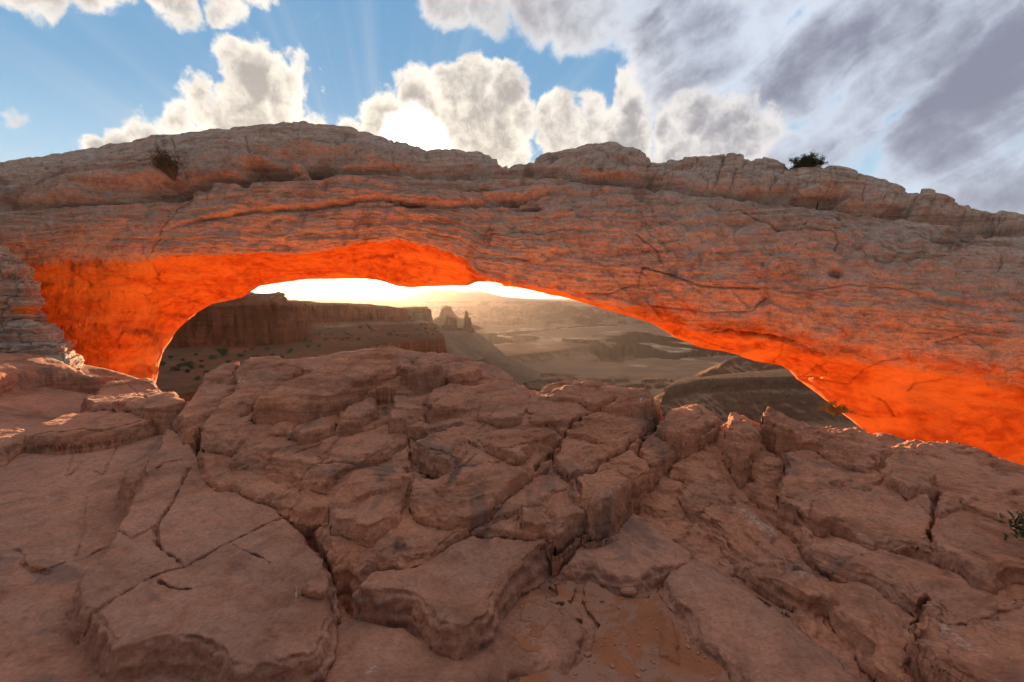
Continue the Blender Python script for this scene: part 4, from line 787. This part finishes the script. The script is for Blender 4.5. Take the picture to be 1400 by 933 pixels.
# canyon floor out to the horizon: benches, an inner gorge with a pale rim, low hills
def terrain():
    nt, nr = 1000, 1100
    th = np.radians(np.linspace(-60, 60, nt)).astype(f32); r = np.exp(np.linspace(math.log(45), math.log(16000), nr)).astype(f32)
    X = r[:, None] * np.sin(th); Y = r[:, None] * np.cos(th)
    a = fbm(X / 1500, Y / 1500, None, 5, 201); b = fbm(X / 420, Y / 420, None, 5, 206); c = fbm(X / 90, Y / 90, None, 5, 211)
    # hills stand as stepped mounds on a nearly flat bench
    hill = sstep(a + .35 * b, .0, .40) * 100 + sstep(b + .25 * c, .02, .42) * 42
    z = -218 + hill + 9 * b + 5 * c
    q = (z + 8 * c) / 13.0; fr = q - np.floor(q); z = z * .45 + .55 * ((np.floor(q) + sstep(fr, .62, .98)) * 13.0 - 8 * c * .6)
    # inner gorge: a winding cut, its lip made of pale rock
    g = np.full(X.shape, 1e9, f32)
    for pl in [[(690,470,0),(720,462,0),(760,452,0),(800,462,0),(835,468,0),(850,478,0),(820,482,0),(808,484,0),(835,488,0),(850,486,0),(880,478,0),(920,482,0),(960,484,0),(1010,490,0)],
               [(850,478,0),(870,470,0),(885,466,0),(900,472,0)],[(560,462,0),(640,470,0),(700,474,0),(735,466,0)],[(900,472,0),(880,462,0),(850,455,0),(820,450,0)]]:
        pts = []
        for px, py, _ in pl:
            sa, sb = slope(px, py); t = -222 / sb; pts.append((sa * t, t))
        d, _ = seg_dist(X + 130 * b + 60 * c, (Y + 240 * b + 90 * c), pts); g = np.minimum(g, d)
    gorge = 1 - sstep(g, 120, 140); rim = np.exp(-((g - 190) / 60) ** 2) * (1 - gorge)
    flat = 1 - sstep(g, 260, 620)
    z = z * (1 - flat) + (-222 + 2.5 * c) * flat - 75 * gorge
    # right foreground bench with a dark flank
    # its flat top lies about 5.5 degrees... below the eye; the flank drops towards the viewer
    def bench(z, poly, top, wid, slope_w):
        pts = [];
        for px, py in poly:
            sa, sb = slope(px, py); t = top / sb; pts.append((sa * t, t))
        d, ins = seg_dist(X + 16 * b + 9 * c, Y + 16 * b + 9 * c, pts, True); sd = np.where(ins, d, -d)
        hh = sstep(sd, -slope_w, 0) ** 1.3 * .72 + .28 * sstep(sd, -wid, wid)
        return np.maximum(z, -218 + (top + 218 + 1.5 * c) * hh - (16 * np.abs(c) + 14 * np.abs(fbm(X / 34, Y / 34, None, 4, 241))) * 4 * hh * (1 - hh) * (1 - sstep(hh, .9, 1))), hh
    z, h1 = bench(z, [(905,532),(960,520),(1030,517),(1100,516),(1300,512),(1500,520),(1500,497),(1250,492),(1080,503),(980,512),(920,520)], -150, 5, 120)
    z, h2 = bench(z, [(985,494),(1020,486),(1060,489),(1100,490),(1200,480),(1400,470),(1400,462),(1150,470),(1050,482),(1000,486)], -165, 10, 110)
    z, h3 = bench(z, [(700,470),(740,464),(790,461),(820,464),(830,470),(800,474),(740,482),(700,486),(650,492),(640,480)], -190, 12, 90)
    z, h4 = bench(z, [(790,452),(830,448),(880,452),(900,458),(860,460),(810,458)], -196, 12, 140)
    R = np.sqrt(X * X + Y * Y)
    net = np.abs(fbm(X / 900 + 3.7, Y / 1700 + 1.9, None, 5, 231)) + .02 * c; zone = sstep(R, 1500, 2100) * (1 - sstep(R, 5600, 6600))
    cut = (1 - sstep(net, .040, .052)) * zone; rim2 = np.exp(-((net - .075) / .022) ** 2) * (1 - cut) * zone
    z = z - 70 * cut * (z < -170)
    # the far tableland closes the view
    far = sstep(R + 1400 * a + 500 * b, 6900, 7150); far2 = sstep(R + 1800 * a, 9000, 9300)
    z = z * (1 - far) + far * (-158 + 6 * b) + 62 * far2 * far
    A = np.zeros(X.shape + (4,), f32); A[..., 3] = 1
    gz = np.abs(np.gradient(z, axis=0) / np.gradient(R, axis=0)); A[..., 0] = np.clip(sstep(gz, .12, .5) + .55 * sstep(strata((z + 5 * c) / 8.0, 4), .05, .35) * sstep(gz, .015, .08), 0, 1)
    A[..., 1] = np.clip(.46 * rim2 + .44 * rim * sstep(b, -.3, .3) + .22 * flat * sstep(c, -.2, .3) + .25 * sstep(c + b * .5, .1, .5), 0, 1) * (1 - .8 * A[..., 0])
    A[..., 2] = np.clip(.40 * gorge + .6 * cut + .18 * h1 + .34 * (1 - sstep(R + 900 * b, 1300, 2300)) + .5 * sstep(a - .3 * b, -.02, .2) * (1 - flat), 0, .75)
    P = np.stack([X, Y, z], -1)
    o = mesh_from('terrain', P.reshape(-1, 3), grid_faces(nr, nt)[:, ::-1], M_FLOOR, None, A.reshape(-1, 4)); tag(o, kind='structure')
terrain()

def far_mountains():
    nt, nr = 500, 60
    px = np.linspace(430, 1000, nt); sky = curve([(430,415),(520,411),(550,407),(582,397.5),(594,395.5),(604,397),(616,395.5),(624,398),(632,399.5),(642,398.5),(654,396.8),(662,399),(671,401),(680,404),(693,406.5),(720,408.5),(800,410),(1000,412)], px)
    sky = sky + .5 * perlin(px * .12, px * 0, None, 221) + .3 * perlin(px * .4, px * 0, None, 222)
    crest = at(px, sky, 11500.0); rows = []
    for i in range(nr):
        f = abs(i / (nr - 1) * 2 - 1); w = i / (nr - 1) - .5
        y = 11500 + w * 3800; a = crest[:, 0] / 11500
        n = fbm(a * 30, np.full(nt, i * .12), None, 4, 223)
        z = -100 + (crest[:, 2] + 100) * np.clip((1 - f) ** 1.15 * (1 + .55 * n * f) + 0, -.02, 1.0)
        rows.append(np.stack([a * y, np.full(nt, y), z], -1))
    P = np.stack(rows); A = np.zeros(P.shape[:2] + (4,), f32); A[..., 3] = 1
    o = mesh_from('mountains', P.reshape(-1, 3), grid_faces(nr, nt), M_FAR, None, A.reshape(-1, 4)); tag(o, kind='structure')
far_mountains()

# cliff-walled tables: a plan line swept through a profile of (outward, height) points
def sweep(name, plan, prof, n_u, n_v, noise, mat, masks, parent=None, closed=False, seed=0, cell=1.0):
    pl = np.array(plan, float)                      # x, y, top z, base z
    seg = np.r_[0, np.cumsum(np.linalg.norm(np.diff(pl[:, :2], axis=0), axis=1))]; q = np.linspace(0, seg[-1], n_u)
    c = np.stack([np.interp(q, seg, pl[:, k]) for k in range(4)], -1)
    k = max(3, n_u // 60) | 1
    for i in (0, 1): c[:, i] = smooth1(c[:, i], k)
    tan = np.gradient(c[:, :2], axis=0); tan /= np.linalg.norm(tan, axis=1, keepdims=True) + 1e-9; nn = np.stack([tan[:, 1], -tan[:, 0]], -1)
    pr = np.array(prof, float); sp_ = np.r_[0, np.cumsum(np.hypot(np.diff(pr[:, 0]), np.diff(pr[:, 1]) * 20))]; w = np.linspace(0, sp_[-1], n_v)
    off = np.interp(w, sp_, pr[:, 0]); hz = np.interp(w, sp_, pr[:, 1]); ml = np.interp(w, sp_, pr[:, 2])
    X = c[None, :, 0] + nn[None, :, 0] * off[:, None]; Y = c[None, :, 1] + nn[None, :, 1] * off[:, None]
    Z = c[None, :, 3] + (c[None, :, 2] - c[None, :, 3]) * hz[:, None]
    P = np.stack([X, Y, Z], -1).astype(f32); N = grid_normals(P); s = np.sign((N[..., 0] * nn[None, :, 0] + N[..., 1] * nn[None, :, 1]).sum()); N *= s
    sc = noise; x, y, z = P[..., 0] / sc, P[..., 1] / sc, P[..., 2] / sc
    a = fbm(x * .12, y * .12, z * .05, 4, seed); b = fbm(x * .5, y * .5, z * .15, 4, seed + 4); d = fbm(x * 1.6, y * 1.6, z * 1.6, 4, seed + 8)
    st = strata((z + .5 * a + .2 * d) / 1.3, 3)
    D = sc * (2.4 * a + .9 * b * ml[:, None] + .25 * d + .20 * st * (.4 + .6 * ml[:, None]) - .9 * np.exp(-(fbm(x * .3, y * .3, z * .04, 3, seed + 12) / .05) ** 2) * ml[:, None])
    P = P + N * D[..., None] * np.array([1, 1, .6], f32)
    A = np.zeros(P.shape[:2] + (4,), f32); A[..., 3] = 1; A[..., 0] = ml[:, None] * (.8 + .2 * b); A[..., 1] = masks[0] * (1 - ml[:, None]) + .1 * b; A[..., 2] = masks[1] * (1 - ml[:, None]) * sstep(b, -.1, .3)
    Q = grid_faces(n_v, n_u)
    if s < 0: Q = Q[:, ::-1]
    return mesh_from(name, P.reshape(-1, 3), Q, mat, parent, A.reshape(-1, 4))
def plan_pt(px, Y, py_top, py_base):
    a, bt = slope(px, py_top); _, bb = slope(px, py_base); return (a * Y, Y, bt * Y, bb * Y)
CLIFF_PROF = [(-55, 1.20, 0), (-34, 1.22, .1), (-20, 1.14, .15), (-9, 1.07, .2), (-3, 1.02, .5), (0, .96, 1), (.8, .5, 1), (1.6, .03, 1), (6, -.03, .2), (16, -.14, 0), (30, -.26, 0)]
mesa = sweep('mesa', [plan_pt(60, 205, 414, 482), plan_pt(180, 212, 414, 478), plan_pt(290, 216, 415, 474), plan_pt(370, 222, 415, 473), plan_pt(398, 226, 417, 472), plan_pt(409, 236, 418, 471), plan_pt(412, 268, 418, 458), plan_pt(409, 320, 417, 446), plan_pt(422, 372, 416.5, 442), plan_pt(460, 420, 417, 441), plan_pt(500, 455, 421, 440), plan_pt(535, 480, 421.5, 438), plan_pt(553, 505, 422, 438), plan_pt(557, 560, 423, 438), plan_pt(548, 680, 424, 436), plan_pt(530, 820, 424, 434)], CLIFF_PROF, 1100, 170, 3.0, M_CLIFF, (.45, .35), seed=301)
tag(mesa, 'long flat-topped red cliff across the side canyon, dark streaks down its wall', 'mesa')

# the shrubby bench below that cliff, ending in a lower dark red cliff
def bench():
    C = np.array([(230,505,150),(300,500,160),(360,490,178),(420,474,215),(480,462,240),(540,456,262),(590,458,268),(230,480,200),(330,478,208),(400,466,240),(430,452,300),(500,446,380),(550,443,470),(180,520,120),(250,528,112),(300,520,122),(470,476,200),(430,488,176),(380,505,145),(590,448,330),(100,520,110),(100,485,200),(0,500,170)], float)
    P = at(C[:, 0], C[:, 1], C[:, 2]); wt = tps_fit(P[:, :2] / 100, P[:, 2], .02)
    nt, nr = 760, 760; th = np.radians(np.linspace(-52, -2, nt)).astype(f32); r = np.exp(np.linspace(math.log(85), math.log(760), nr)).astype(f32)
    X = r[:, None] * np.sin(th); Y = r[:, None] * np.cos(th)
    Z = tps_eval(P[:, :2] / 100, wt, X / 100, Y / 100)
    a = fbm(X / 30, Y / 30, None, 5, 321); b = fbm(X / 7, Y / 7, None, 4, 326); c = fbm(X / 2.2, Y / 2.2, None, 3, 330)
    edge = [at(p, q, y)[:2] for p, q, y in [(-300,520,95),(160,535,101),(225,531,106),(290,519,118),(360,500,150),(420,486,176),(470,474,200),(505,466,222),(545,461,240),(585,459,250),(603,458,258),(606,455,285),(598,450,330),(580,446,420),(560,443,560),(480,436,780),(-300,440,780)]]
    d, ins = seg_dist(X + 3 * a + 1.2 * b, Y + 3 * a + 1.2 * b, edge, True); sd = np.where(ins, d, -d)
    Z = Z + .5 * a + .16 * b + .6 * strata((Z + a * 1.2 + X * .02) / 1.3) * sstep(b + a, -.2, .4)
    # stepped ledges near the edge, then the drop
    out = np.clip(-sd, 0, None)
    drop = 16 * sstep(out, 0, 2.6) + 6 * sstep(out, 5, 7) + np.clip(out - 8, 0, None) * .75
    st = np.floor(drop / 2.2 + b * .8); Z = Z - drop - 1.2 * sstep(sd, 7, 0) * (sd < 7) * 1.0 - .5 * sstep(sd, 3.5, 3.0)
    pit = (out > 0)
    P3 = np.stack([X, Y, Z], -1); N = grid_normals(P3); N *= np.sign(N[..., 2:3]); steep = sstep(1 - N[..., 2], .25, .7)
    P3 = P3 + N * (steep * (.9 * fbm(X / 6, Y / 6, Z / 2.0, 4, 335) + .35 * strata((Z + a) / 1.6, 5)))[..., None]
    A = np.zeros(X.shape + (4,), f32); A[..., 3] = 1; A[..., 0] = np.clip(steep * 1.2 + .7 * sstep(a + .5 * b + .3 * c, .0, .3), 0, 1); A[..., 1] = .16 * (1 - steep); A[..., 2] = .30 * sstep(b, .1, .5) * (1 - steep)
    Q = grid_faces(nr, nt)[:, ::-1]; Zm = Z.ravel()[Q].min(1); keep = Zm > -150
    u, q = submesh(P3.reshape(-1, 3), Q, keep)
    o = mesh_from('hill_bench', P3.reshape(-1, 3)[u], q, M_CLIFF, None, A.reshape(-1, 4)[u]); tag(o, kind='structure')
    return X, Y, Z, sd
BX, BY, BZ, BSD = bench()

mesa2 = sweep('mesa', [plan_pt(538, 900, 421, 441), plan_pt(556, 880, 421.5, 443), plan_pt(575, 880, 422, 444), plan_pt(584, 900, 422.3, 443), plan_pt(586, 960, 422.5, 441), plan_pt(582, 1100, 422.5, 440)], [(-60, 1.0, 0), (-10, 1.0, 0), (0, .98, .8), (3, .5, 1), (8, .0, 1), (30, -.6, .2), (110, -2.2, 0)], 260, 90, 5.0, M_FAR, (.2, .2), seed=341)
tag(mesa2, 'square-ended pale mesa in sunlit haze just behind the long red cliff', 'mesa')

def tower(name, prof, Y, depth, seed, mat=M_FAR, parent=None, n=72, lean=0, rough=.10, close=True):
    """prof: (pixel row, left pixel, right pixel) from the top down"""
    pr = np.array(prof, float); rows = np.linspace(0, len(pr) - 1, (len(pr) - 1) * 9 + 1)
    L = np.interp(rows, range(len(pr)), pr[:, 1]); R = np.interp(rows, range(len(pr)), pr[:, 2]); py = np.interp(rows, range(len(pr)), pr[:, 0])
    ang_ = np.linspace(0, 2 * np.pi, n, endpoint=False); V = []
    for i in range(len(rows)):
        a0, b0 = slope(L[i], py[i]); a1, _ = slope(R[i], py[i]); cx = (a0 + a1) / 2 * Y; rx = (a1 - a0) / 2 * Y; ry = rx * depth
        e = .75; c_, s_ = np.cos(ang_), np.sin(ang_); ux = np.sign(c_) * np.abs(c_) ** e; uy = np.sign(s_) * np.abs(s_) ** e
        g = 1 + rough * 1.6 * perlin(ux * 1.7 + seed, uy * 1.7, np.full(n, rows[i] * .22), seed) + rough * perlin(ux * 4 + seed, uy * 4, np.full(n, rows[i] * .8), seed + 1)
        V.append(np.stack([cx + rx * ux * g, Y + ry * uy * g, np.full(n, b0 * Y) + .25 * rx * rough * perlin(ux * 3, uy * 3, np.full(n, i * .5), seed + 2)], -1))
    V = np.stack(V); nr = len(rows); Q = grid_faces(nr, n, True)[:, ::-1]; v = V.reshape(-1, 3)
    cap_ = np.array([V[0].mean(0) + [0, 0, .02 * (V[0, :, 0].max() - V[0, :, 0].min())]]); v = np.concatenate([v, cap_])
    T = np.stack([np.arange(n), (np.arange(n) + 1) % n, np.full(n, nr * n)], -1)
    return v, Q, T
def tower_obj(name, parts, Y, depth, seed, mat, parent=None, fac=1.0, **kw):
    vs, qs, ts, k = [], [], [], 0
    for i, p in enumerate(parts):
        v, q, t = tower(name, p, Y, depth, seed + i * 7, mat, **kw); vs.append(v); qs.append(q + k); ts.append(t + k); k += len(v)
    v = np.concatenate(vs); A = np.zeros((len(v), 4), f32); A[:, 0] = fac; A[:, 3] = 1
    return mesh_from(name, v, np.concatenate(qs), mat, parent, A, np.concatenate(ts))
spire = tower_obj('rock_spire', [[(425,636.4,639.3),(427,635.6,640.0),(430,635.8,640.4),(433,634.9,640.6),(435,634.8,643.2),(440,634.6,644.0),(445,634.2,644.4),(448,632,646),(451,631.5,648),(455,630,649.4),(460,626,652)]], 1000, .8, 401, M_FAR, rough=.09)
tag(spire, 'tallest slim rock tower standing alone on the hazy cone, right of the pair', 'rock spire')
spire2 = tower_obj('rock_spire', [[(429.3,611.4,613.0),(431,610.8,613.6),(434,610.2,614.4),(437,609.6,612.9),(441,609.2,612.6),(445,608.4,613.4),(452,604,618)],
    [(433.2,612.6,616.6),(434.6,612.4,623.4),(436.2,614.8,624.0),(440,615.6,624.2),(444,614.4,624.4),(448,612,624.8),(452,608,628)],
    [(443.8,605,611),(445,603.4,613),(448,602.6,620),(452,602.2,626),(457,600,630)], [(449,624,631),(452,622,634),(456,620,638)]], 1000, .7, 421, M_FAR, rough=.07)
tag(spire2, 'broken double rock tower with a slot between its halves, on the hazy cone', 'rock spire')
cone = tower_obj('hill', [[(452,606,640),(455,600,650),(460,594,658),(468,584,668),(478,572,679),(490,556,692),(500,540,708),(512,515,735)]], 1005, .9, 441, M_FAR, fac=.12, rough=.05, n=180); tag(cone, kind='structure')
butte = tower_obj('butte', [[(419.2,607.5,616.6),(421,605.2,617.4),(424,603.4,618.0),(428,602.2,620.0),(432,601,623.5),(435,597,627.5),(439,591.5,634),(444,580,644),(450,566,660)]], 1600, .9, 461, M_FAR, rough=.05, fac=.7, n=100)
tag(butte, 'flat-topped butte fading into golden haze behind the rock towers', 'butte')

# ------------------------------------------------------------------ plants
def leaf_mat(name, c1, c2):
    m = bpy.data.materials.new(name); m.use_nodes = True; t = NT(m.node_tree); t.n.clear()
    out = t.new('ShaderNodeOutputMaterial'); b = t.new('ShaderNodeBsdfPrincipled'); t.l.new(b.outputs[0], out.inputs[0]); b.inputs['Roughness'].default_value = .8; b.inputs['Specular IOR Level'].default_value = .1
    p = t.new('ShaderNodeNewGeometry').outputs['Position']; oi = t.new('ShaderNodeObjectInfo')
    n = t.math('ADD', t.math('MULTIPLY', t.noise(p, 7, 3, .6), .7), t.math('MULTIPLY', oi.outputs['Random'], .3)); t.l.new(t.mix(t.rng(n, .3, .7), c1, c2), b.inputs['Base Color']); return m
M_LEAF = leaf_mat('juniper_green', (.050, .066, .026), (.085, .095, .04)); M_DRY = leaf_mat('dry_twig', (.11, .085, .06), (.16, .125, .085)); M_YEL = leaf_mat('dry_bush', (.16, .12, .04), (.10, .10, .04))
M_WOOD = leaf_mat('bark', (.13, .095, .07), (.09, .07, .055))
def plant(name, loc, w, h, d, n_twig, n_leaf, leaf, mat, seed, lean=(0, 0), droop=0.0, twig_r=.006):
    """a woody bush: forked twigs and small leaf sprays spread through its volume"""
    R = random.Random(seed); root = empty(name, loc); V, Q, LV, LT = [], [], [], []
    def stick(a, b, r0, r1):
        a, b = np.array(a), np.array(b); ax = b - a; L = np.linalg.norm(ax) + 1e-9; ax /= L; s1_ = np.cross(ax, [.3, .9, .2]); s1_ /= np.linalg.norm(s1_); s2_ = np.cross(ax, s1_); k = len(V)
        for c_, r_ in ((a, r0), (b, r1)):
            for q in range(4): V.append(c_ + r_ * (math.cos(q * 1.571) * s1_ + math.sin(q * 1.571) * s2_))
        for q in range(4): Q.append((k + q, k + (q + 1) % 4, k + 4 + (q + 1) % 4, k + 4 + q))
    tips = []
    for i in range(n_twig):
        u = R.uniform(-1, 1); v = R.uniform(-1, 1); e = np.array([u * w * .5 + lean[0] * h, v * d * .5, h * (R.uniform(.45, 1.0) * math.sqrt(max(.1, 1 - .6 * u * u)) - droop * abs(u))])
        m = e * .5 + np.array([R.uniform(-.1, .1) * w, R.uniform(-.1, .1) * d, h * R.uniform(0, .12)])
        stick((u * .05 * w, 0, -.06 * h), m, twig_r * 2, twig_r * 1.3); stick(m, e, twig_r * 1.3, twig_r * .5)
        for q in range(3):
            f = R.uniform(.3, 1); s_ = m + (e - m) * f; t2 = s_ + np.array([R.uniform(-.16, .16) * w, R.uniform(-.16, .16) * d, R.uniform(-.05, .2) * h]); stick(s_, t2, twig_r * .7, twig_r * .3); tips.append((s_, t2))
        tips.append((m, e))
    for i in range(n_leaf):
        a, b = R.choice(tips); c_ = a + (b - a) * R.uniform(.3, 1.08) + np.array([R.gauss(0, leaf), R.gauss(0, leaf), R.gauss(0, leaf)])
        dv = np.array([R.gauss(0, 1), R.gauss(0, 1), R.gauss(.5, .8)]); dv /= np.linalg.norm(dv); sv = np.cross(dv, [R.random(), R.random(), R.random()]); sv /= np.linalg.norm(sv) + 1e-9; l = leaf * R.uniform(.6, 1.4); k = len(LV)
        LV += [c_ - sv * l * .22, c_ + sv * l * .22, c_ + dv * l + sv * l * .08, c_ + dv * l - sv * l * .08]; LT.append((k, k + 1, k + 2, k + 3))
    mesh_from('stem', np.array(V), Q, M_WOOD, root, smooth=False)
    mesh_from('foliage', np.array(LV), LT, mat, root, smooth=False)
    return root
def arch_at(px, py, lo_=4, hi_=9):
    m = (sec > lo_) & (sec < hi_); d = np.where(m, (ax_ - px) ** 2 + (ay_ - py) ** 2, 1e9); k = np.unravel_index(np.argmin(d), d.shape); return AP2[k]
_p = arch_at(1103, 231, 7.3, 9); b1 = plant('bush', (_p[0], _p[1] + .10, _p[2] - .04), .62, .32, .5, 46, 5200, .020, M_LEAF, 5, lean=(.25, 0)); tag(b1, 'small dark green bush on top of the arch against the sky', 'bush')
_p = arch_at(248, 246, 5, 8); b2 = plant('bush', (_p[0], _p[1] - .10, _p[2] - .1), .42, .62, .35, 80, 3200, .020, M_LEAF, 9, lean=(-.35, 0), twig_r=.007); tag(b2, 'dry twiggy bush hanging in a cleft high on the left of the arch', 'bush')
_k = hit(P3[..., 2], 1424, 750); b3 = plant('bush', (_k[0], _k[1], -1.40), .20, .2, .20, 22, 500, .028, M_LEAF, 13, twig_r=.004); tag(b3, 'spiky green plant in a sand patch at the right edge of the ridge', 'plant')
_k = hit(H, 1142, 562); _y = 6.4; _q = at(1143, 562, _y); b4 = plant('bush', (_q[0], _q[1], _q[2] - .05), .40, .15, .3, 30, 1500, .016, M_YEL, 17, twig_r=.004); tag(b4, 'low yellowish bush between the sunlit ridge crest and the arch foot', 'bush')

# junipers dotted over the bench and the mesa
sh0 = plant('juniper_shrub', (0, 0, 0), 1.0, .72, 1.0, 22, 900, .085, M_LEAF, 21, twig_r=.012)
sh1 = plant('juniper_shrub', (0, 0, 0), 1.0, .60, 1.0, 18, 700, .10, M_LEAF, 22, twig_r=.012)
protos = [sh0, sh1]; used = [0, 0]
def copy_plant(src):
    c = src.copy(); COL.objects.link(c)
    for ch in src.children: d = ch.copy(); COL.objects.link(d); d.parent = c
    return c
rS = random.Random(4)
SPOTS = [(305,487,5.4),(292,491,3.2),(329,488,2.6),(350,490,3.0),(395,483,2.2),(360,473,3.6),(422,476,2.6),(397,480,2.4),(246,502,2.6),(258,500,3.4),(262,505,2.4),(240,508,2.8),(256,510,2.2),(275,495,2.0),(223,500,2.6),(345,479,1.8),(366,479,2.4),(276,503,1.8),(300,480,1.8),(312,497,2.0),(437,475,2.0),(446,466,2.4),(270,520,1.8),(283,512,2.0),(384,490,1.9),(372,486,1.7),(335,482,1.5),(268,486,1.6),(250,494,1.5),(233,490,2.0)]
for i in range(86):
    px = rS.uniform(415, 598); f = (px - 415) / 180; py = rS.uniform(444 - 2 * f, 470 - 11 * f); SPOTS.append((px, py, rS.uniform(1.0, 2.4)))
LABS = {0: 'largest dark round juniper on the slope below the red cliff'}
sx_, sy_ = to_px(np.stack([BX, BY, BZ], -1)); ok = BSD > 1.0
nsh = 0
for i, (px, py, w_) in enumerate(SPOTS):
    d = np.where(ok, (sx_ - px) ** 2 + (sy_ - py) ** 2, 1e9); k = np.unravel_index(np.argmin(d), d.shape)
    if d[k] > 16: continue
    j = i % 2; o = protos[j] if not used[j] else copy_plant(protos[j]); used[j] = 1
    o.location = (float(BX[k]), float(BY[k]), float(BZ[k]) - .05); o.rotation_euler = (0, 0, rS.uniform(0, 6.28)); w_ *= .8; o.scale = (w_, w_, w_ * rS.uniform(.8, 1.1)); nsh += 1
    if i == 0: tag(o, LABS[0], 'shrub', 'junipers on the bench below the cliff')
    else: tag(o, 'small dark juniper shrub dotted over the bench below the red cliff', 'shrub', 'junipers on the bench below the cliff')
for j in (0, 1):
    if not used[j]:
        for ch in list(protos[j].children): bpy.data.objects.remove(ch)
        bpy.data.objects.remove(protos[j])

# loose stone at the edge of the sand pocket
def stone(px, py, r, seed, lab):
    k = hit(H, px, py); n = 40; V = []
    for i in range(n + 1):
        a = math.pi * i / n
        for j in range(2 * n):
            b = math.pi * j / n; V.append((math.sin(a) * math.cos(b), math.sin(a) * math.sin(b), math.cos(a)))
    V = np.array(V, f32); g = 1 + .18 * perlin(V[:, 0] * 1.6 + seed, V[:, 1] * 1.6, V[:, 2] * 1.6, 3) + .06 * perlin(V[:, 0] * 5 + seed, V[:, 1] * 5, V[:, 2] * 5, 4)
    V = V * g[:, None] * np.array([r, r * .85, r * .42]); V[:, 2] = np.clip(V[:, 2], -r * .2, r * .30) + .03 * r * perlin(V[:, 0] * 30, V[:, 1] * 30, None, 5)
    a_, b_ = slope(px, py); A = np.zeros((len(V), 4), f32); A[:, 3] = 1
    o = mesh_from('stone', V, grid_faces(n + 1, 2 * n, True), M_SLAB, None, A); j = int(round((math.atan2(k[0], k[1]) - TH[0]) / (TH[1] - TH[0]))); i = int(np.argmin(np.abs(RR - math.hypot(*k))))
    o.location = (k[0], k[1], float(H[i, j]) + r * .08); tag(o, lab, 'stone')
stone(858, 809, .052, 3, 'flat rounded loose stone on the red sand below the broken slab edge')

def gravel():
    R = np.random.RandomState(3); V, Q = [], []; k = 0
    jj_, ii_ = np.nonzero(is_sand[:700].T); 
    for n in range(260):
        q = R.randint(len(ii_)); p = P3[ii_[q], jj_[q]]
        if p[1] > 4.2: continue
        r = .0035 * math.exp(R.normal(0, .55)); c = np.array([(x, y, z) for z in (-.6, .5) for x, y in ((-1, -.8), (1, -.9), (.9, 1), (-.8, .9))]) * (1 + .35 * R.uniform(-1, 1, (8, 1))); a = R.uniform(0, 6.28)
        c = c * [1.2, .9, .7]; c = np.stack([c[:, 0] * math.cos(a) - c[:, 1] * math.sin(a), c[:, 0] * math.sin(a) + c[:, 1] * math.cos(a), c[:, 2]], -1)
        V.append(p + c * r + [0, 0, r * .3]); Q += [(k, k + 3, k + 2, k + 1), (k + 4, k + 5, k + 6, k + 7), (k, k + 1, k + 5, k + 4), (k + 1, k + 2, k + 6, k + 5), (k + 2, k + 3, k + 7, k + 6), (k + 3, k, k + 4, k + 7)]; k += 8
    if V: V = np.concatenate(V); A = np.zeros((len(V), 4), f32); A[:, 1] = .3; A[:, 3] = 1; tag(mesh_from('gravel', V, Q, M_SLAB, None, A, smooth=False), kind='stuff')
gravel()

# ------------------------------------------------------------------ haze
def haze():
    x0, x1, y0, y1, z0, z1 = -19000, 19000, -60, 17500, -330, 190
    V = [(x, y, z) for z in (z0, z1) for y in (y0, y1) for x in (x0, x1)]
    Q = [(0, 2, 3, 1), (4, 5, 7, 6), (0, 1, 5, 4), (2, 6, 7, 3), (0, 4, 6, 2), (1, 3, 7, 5)]
    m = bpy.data.materials.new('haze'); m.use_nodes = True; t = NT(m.node_tree); t.n.clear()
    out = t.new('ShaderNodeOutputMaterial'); v = t.new('ShaderNodeVolumePrincipled'); t.l.new(v.outputs[0], out.inputs['Volume'])
    v.inputs['Color'].default_value = (.95, .89, .87, 1); v.inputs['Density'].default_value = HAZE_DENSITY; v.inputs['Anisotropy'].default_value = HAZE_G
    tag(mesh_from('haze', np.array(V, float), Q, m, smooth=False), kind='stuff')
HAZE_DENSITY, HAZE_G = 1.1e-5, 0.66
haze()
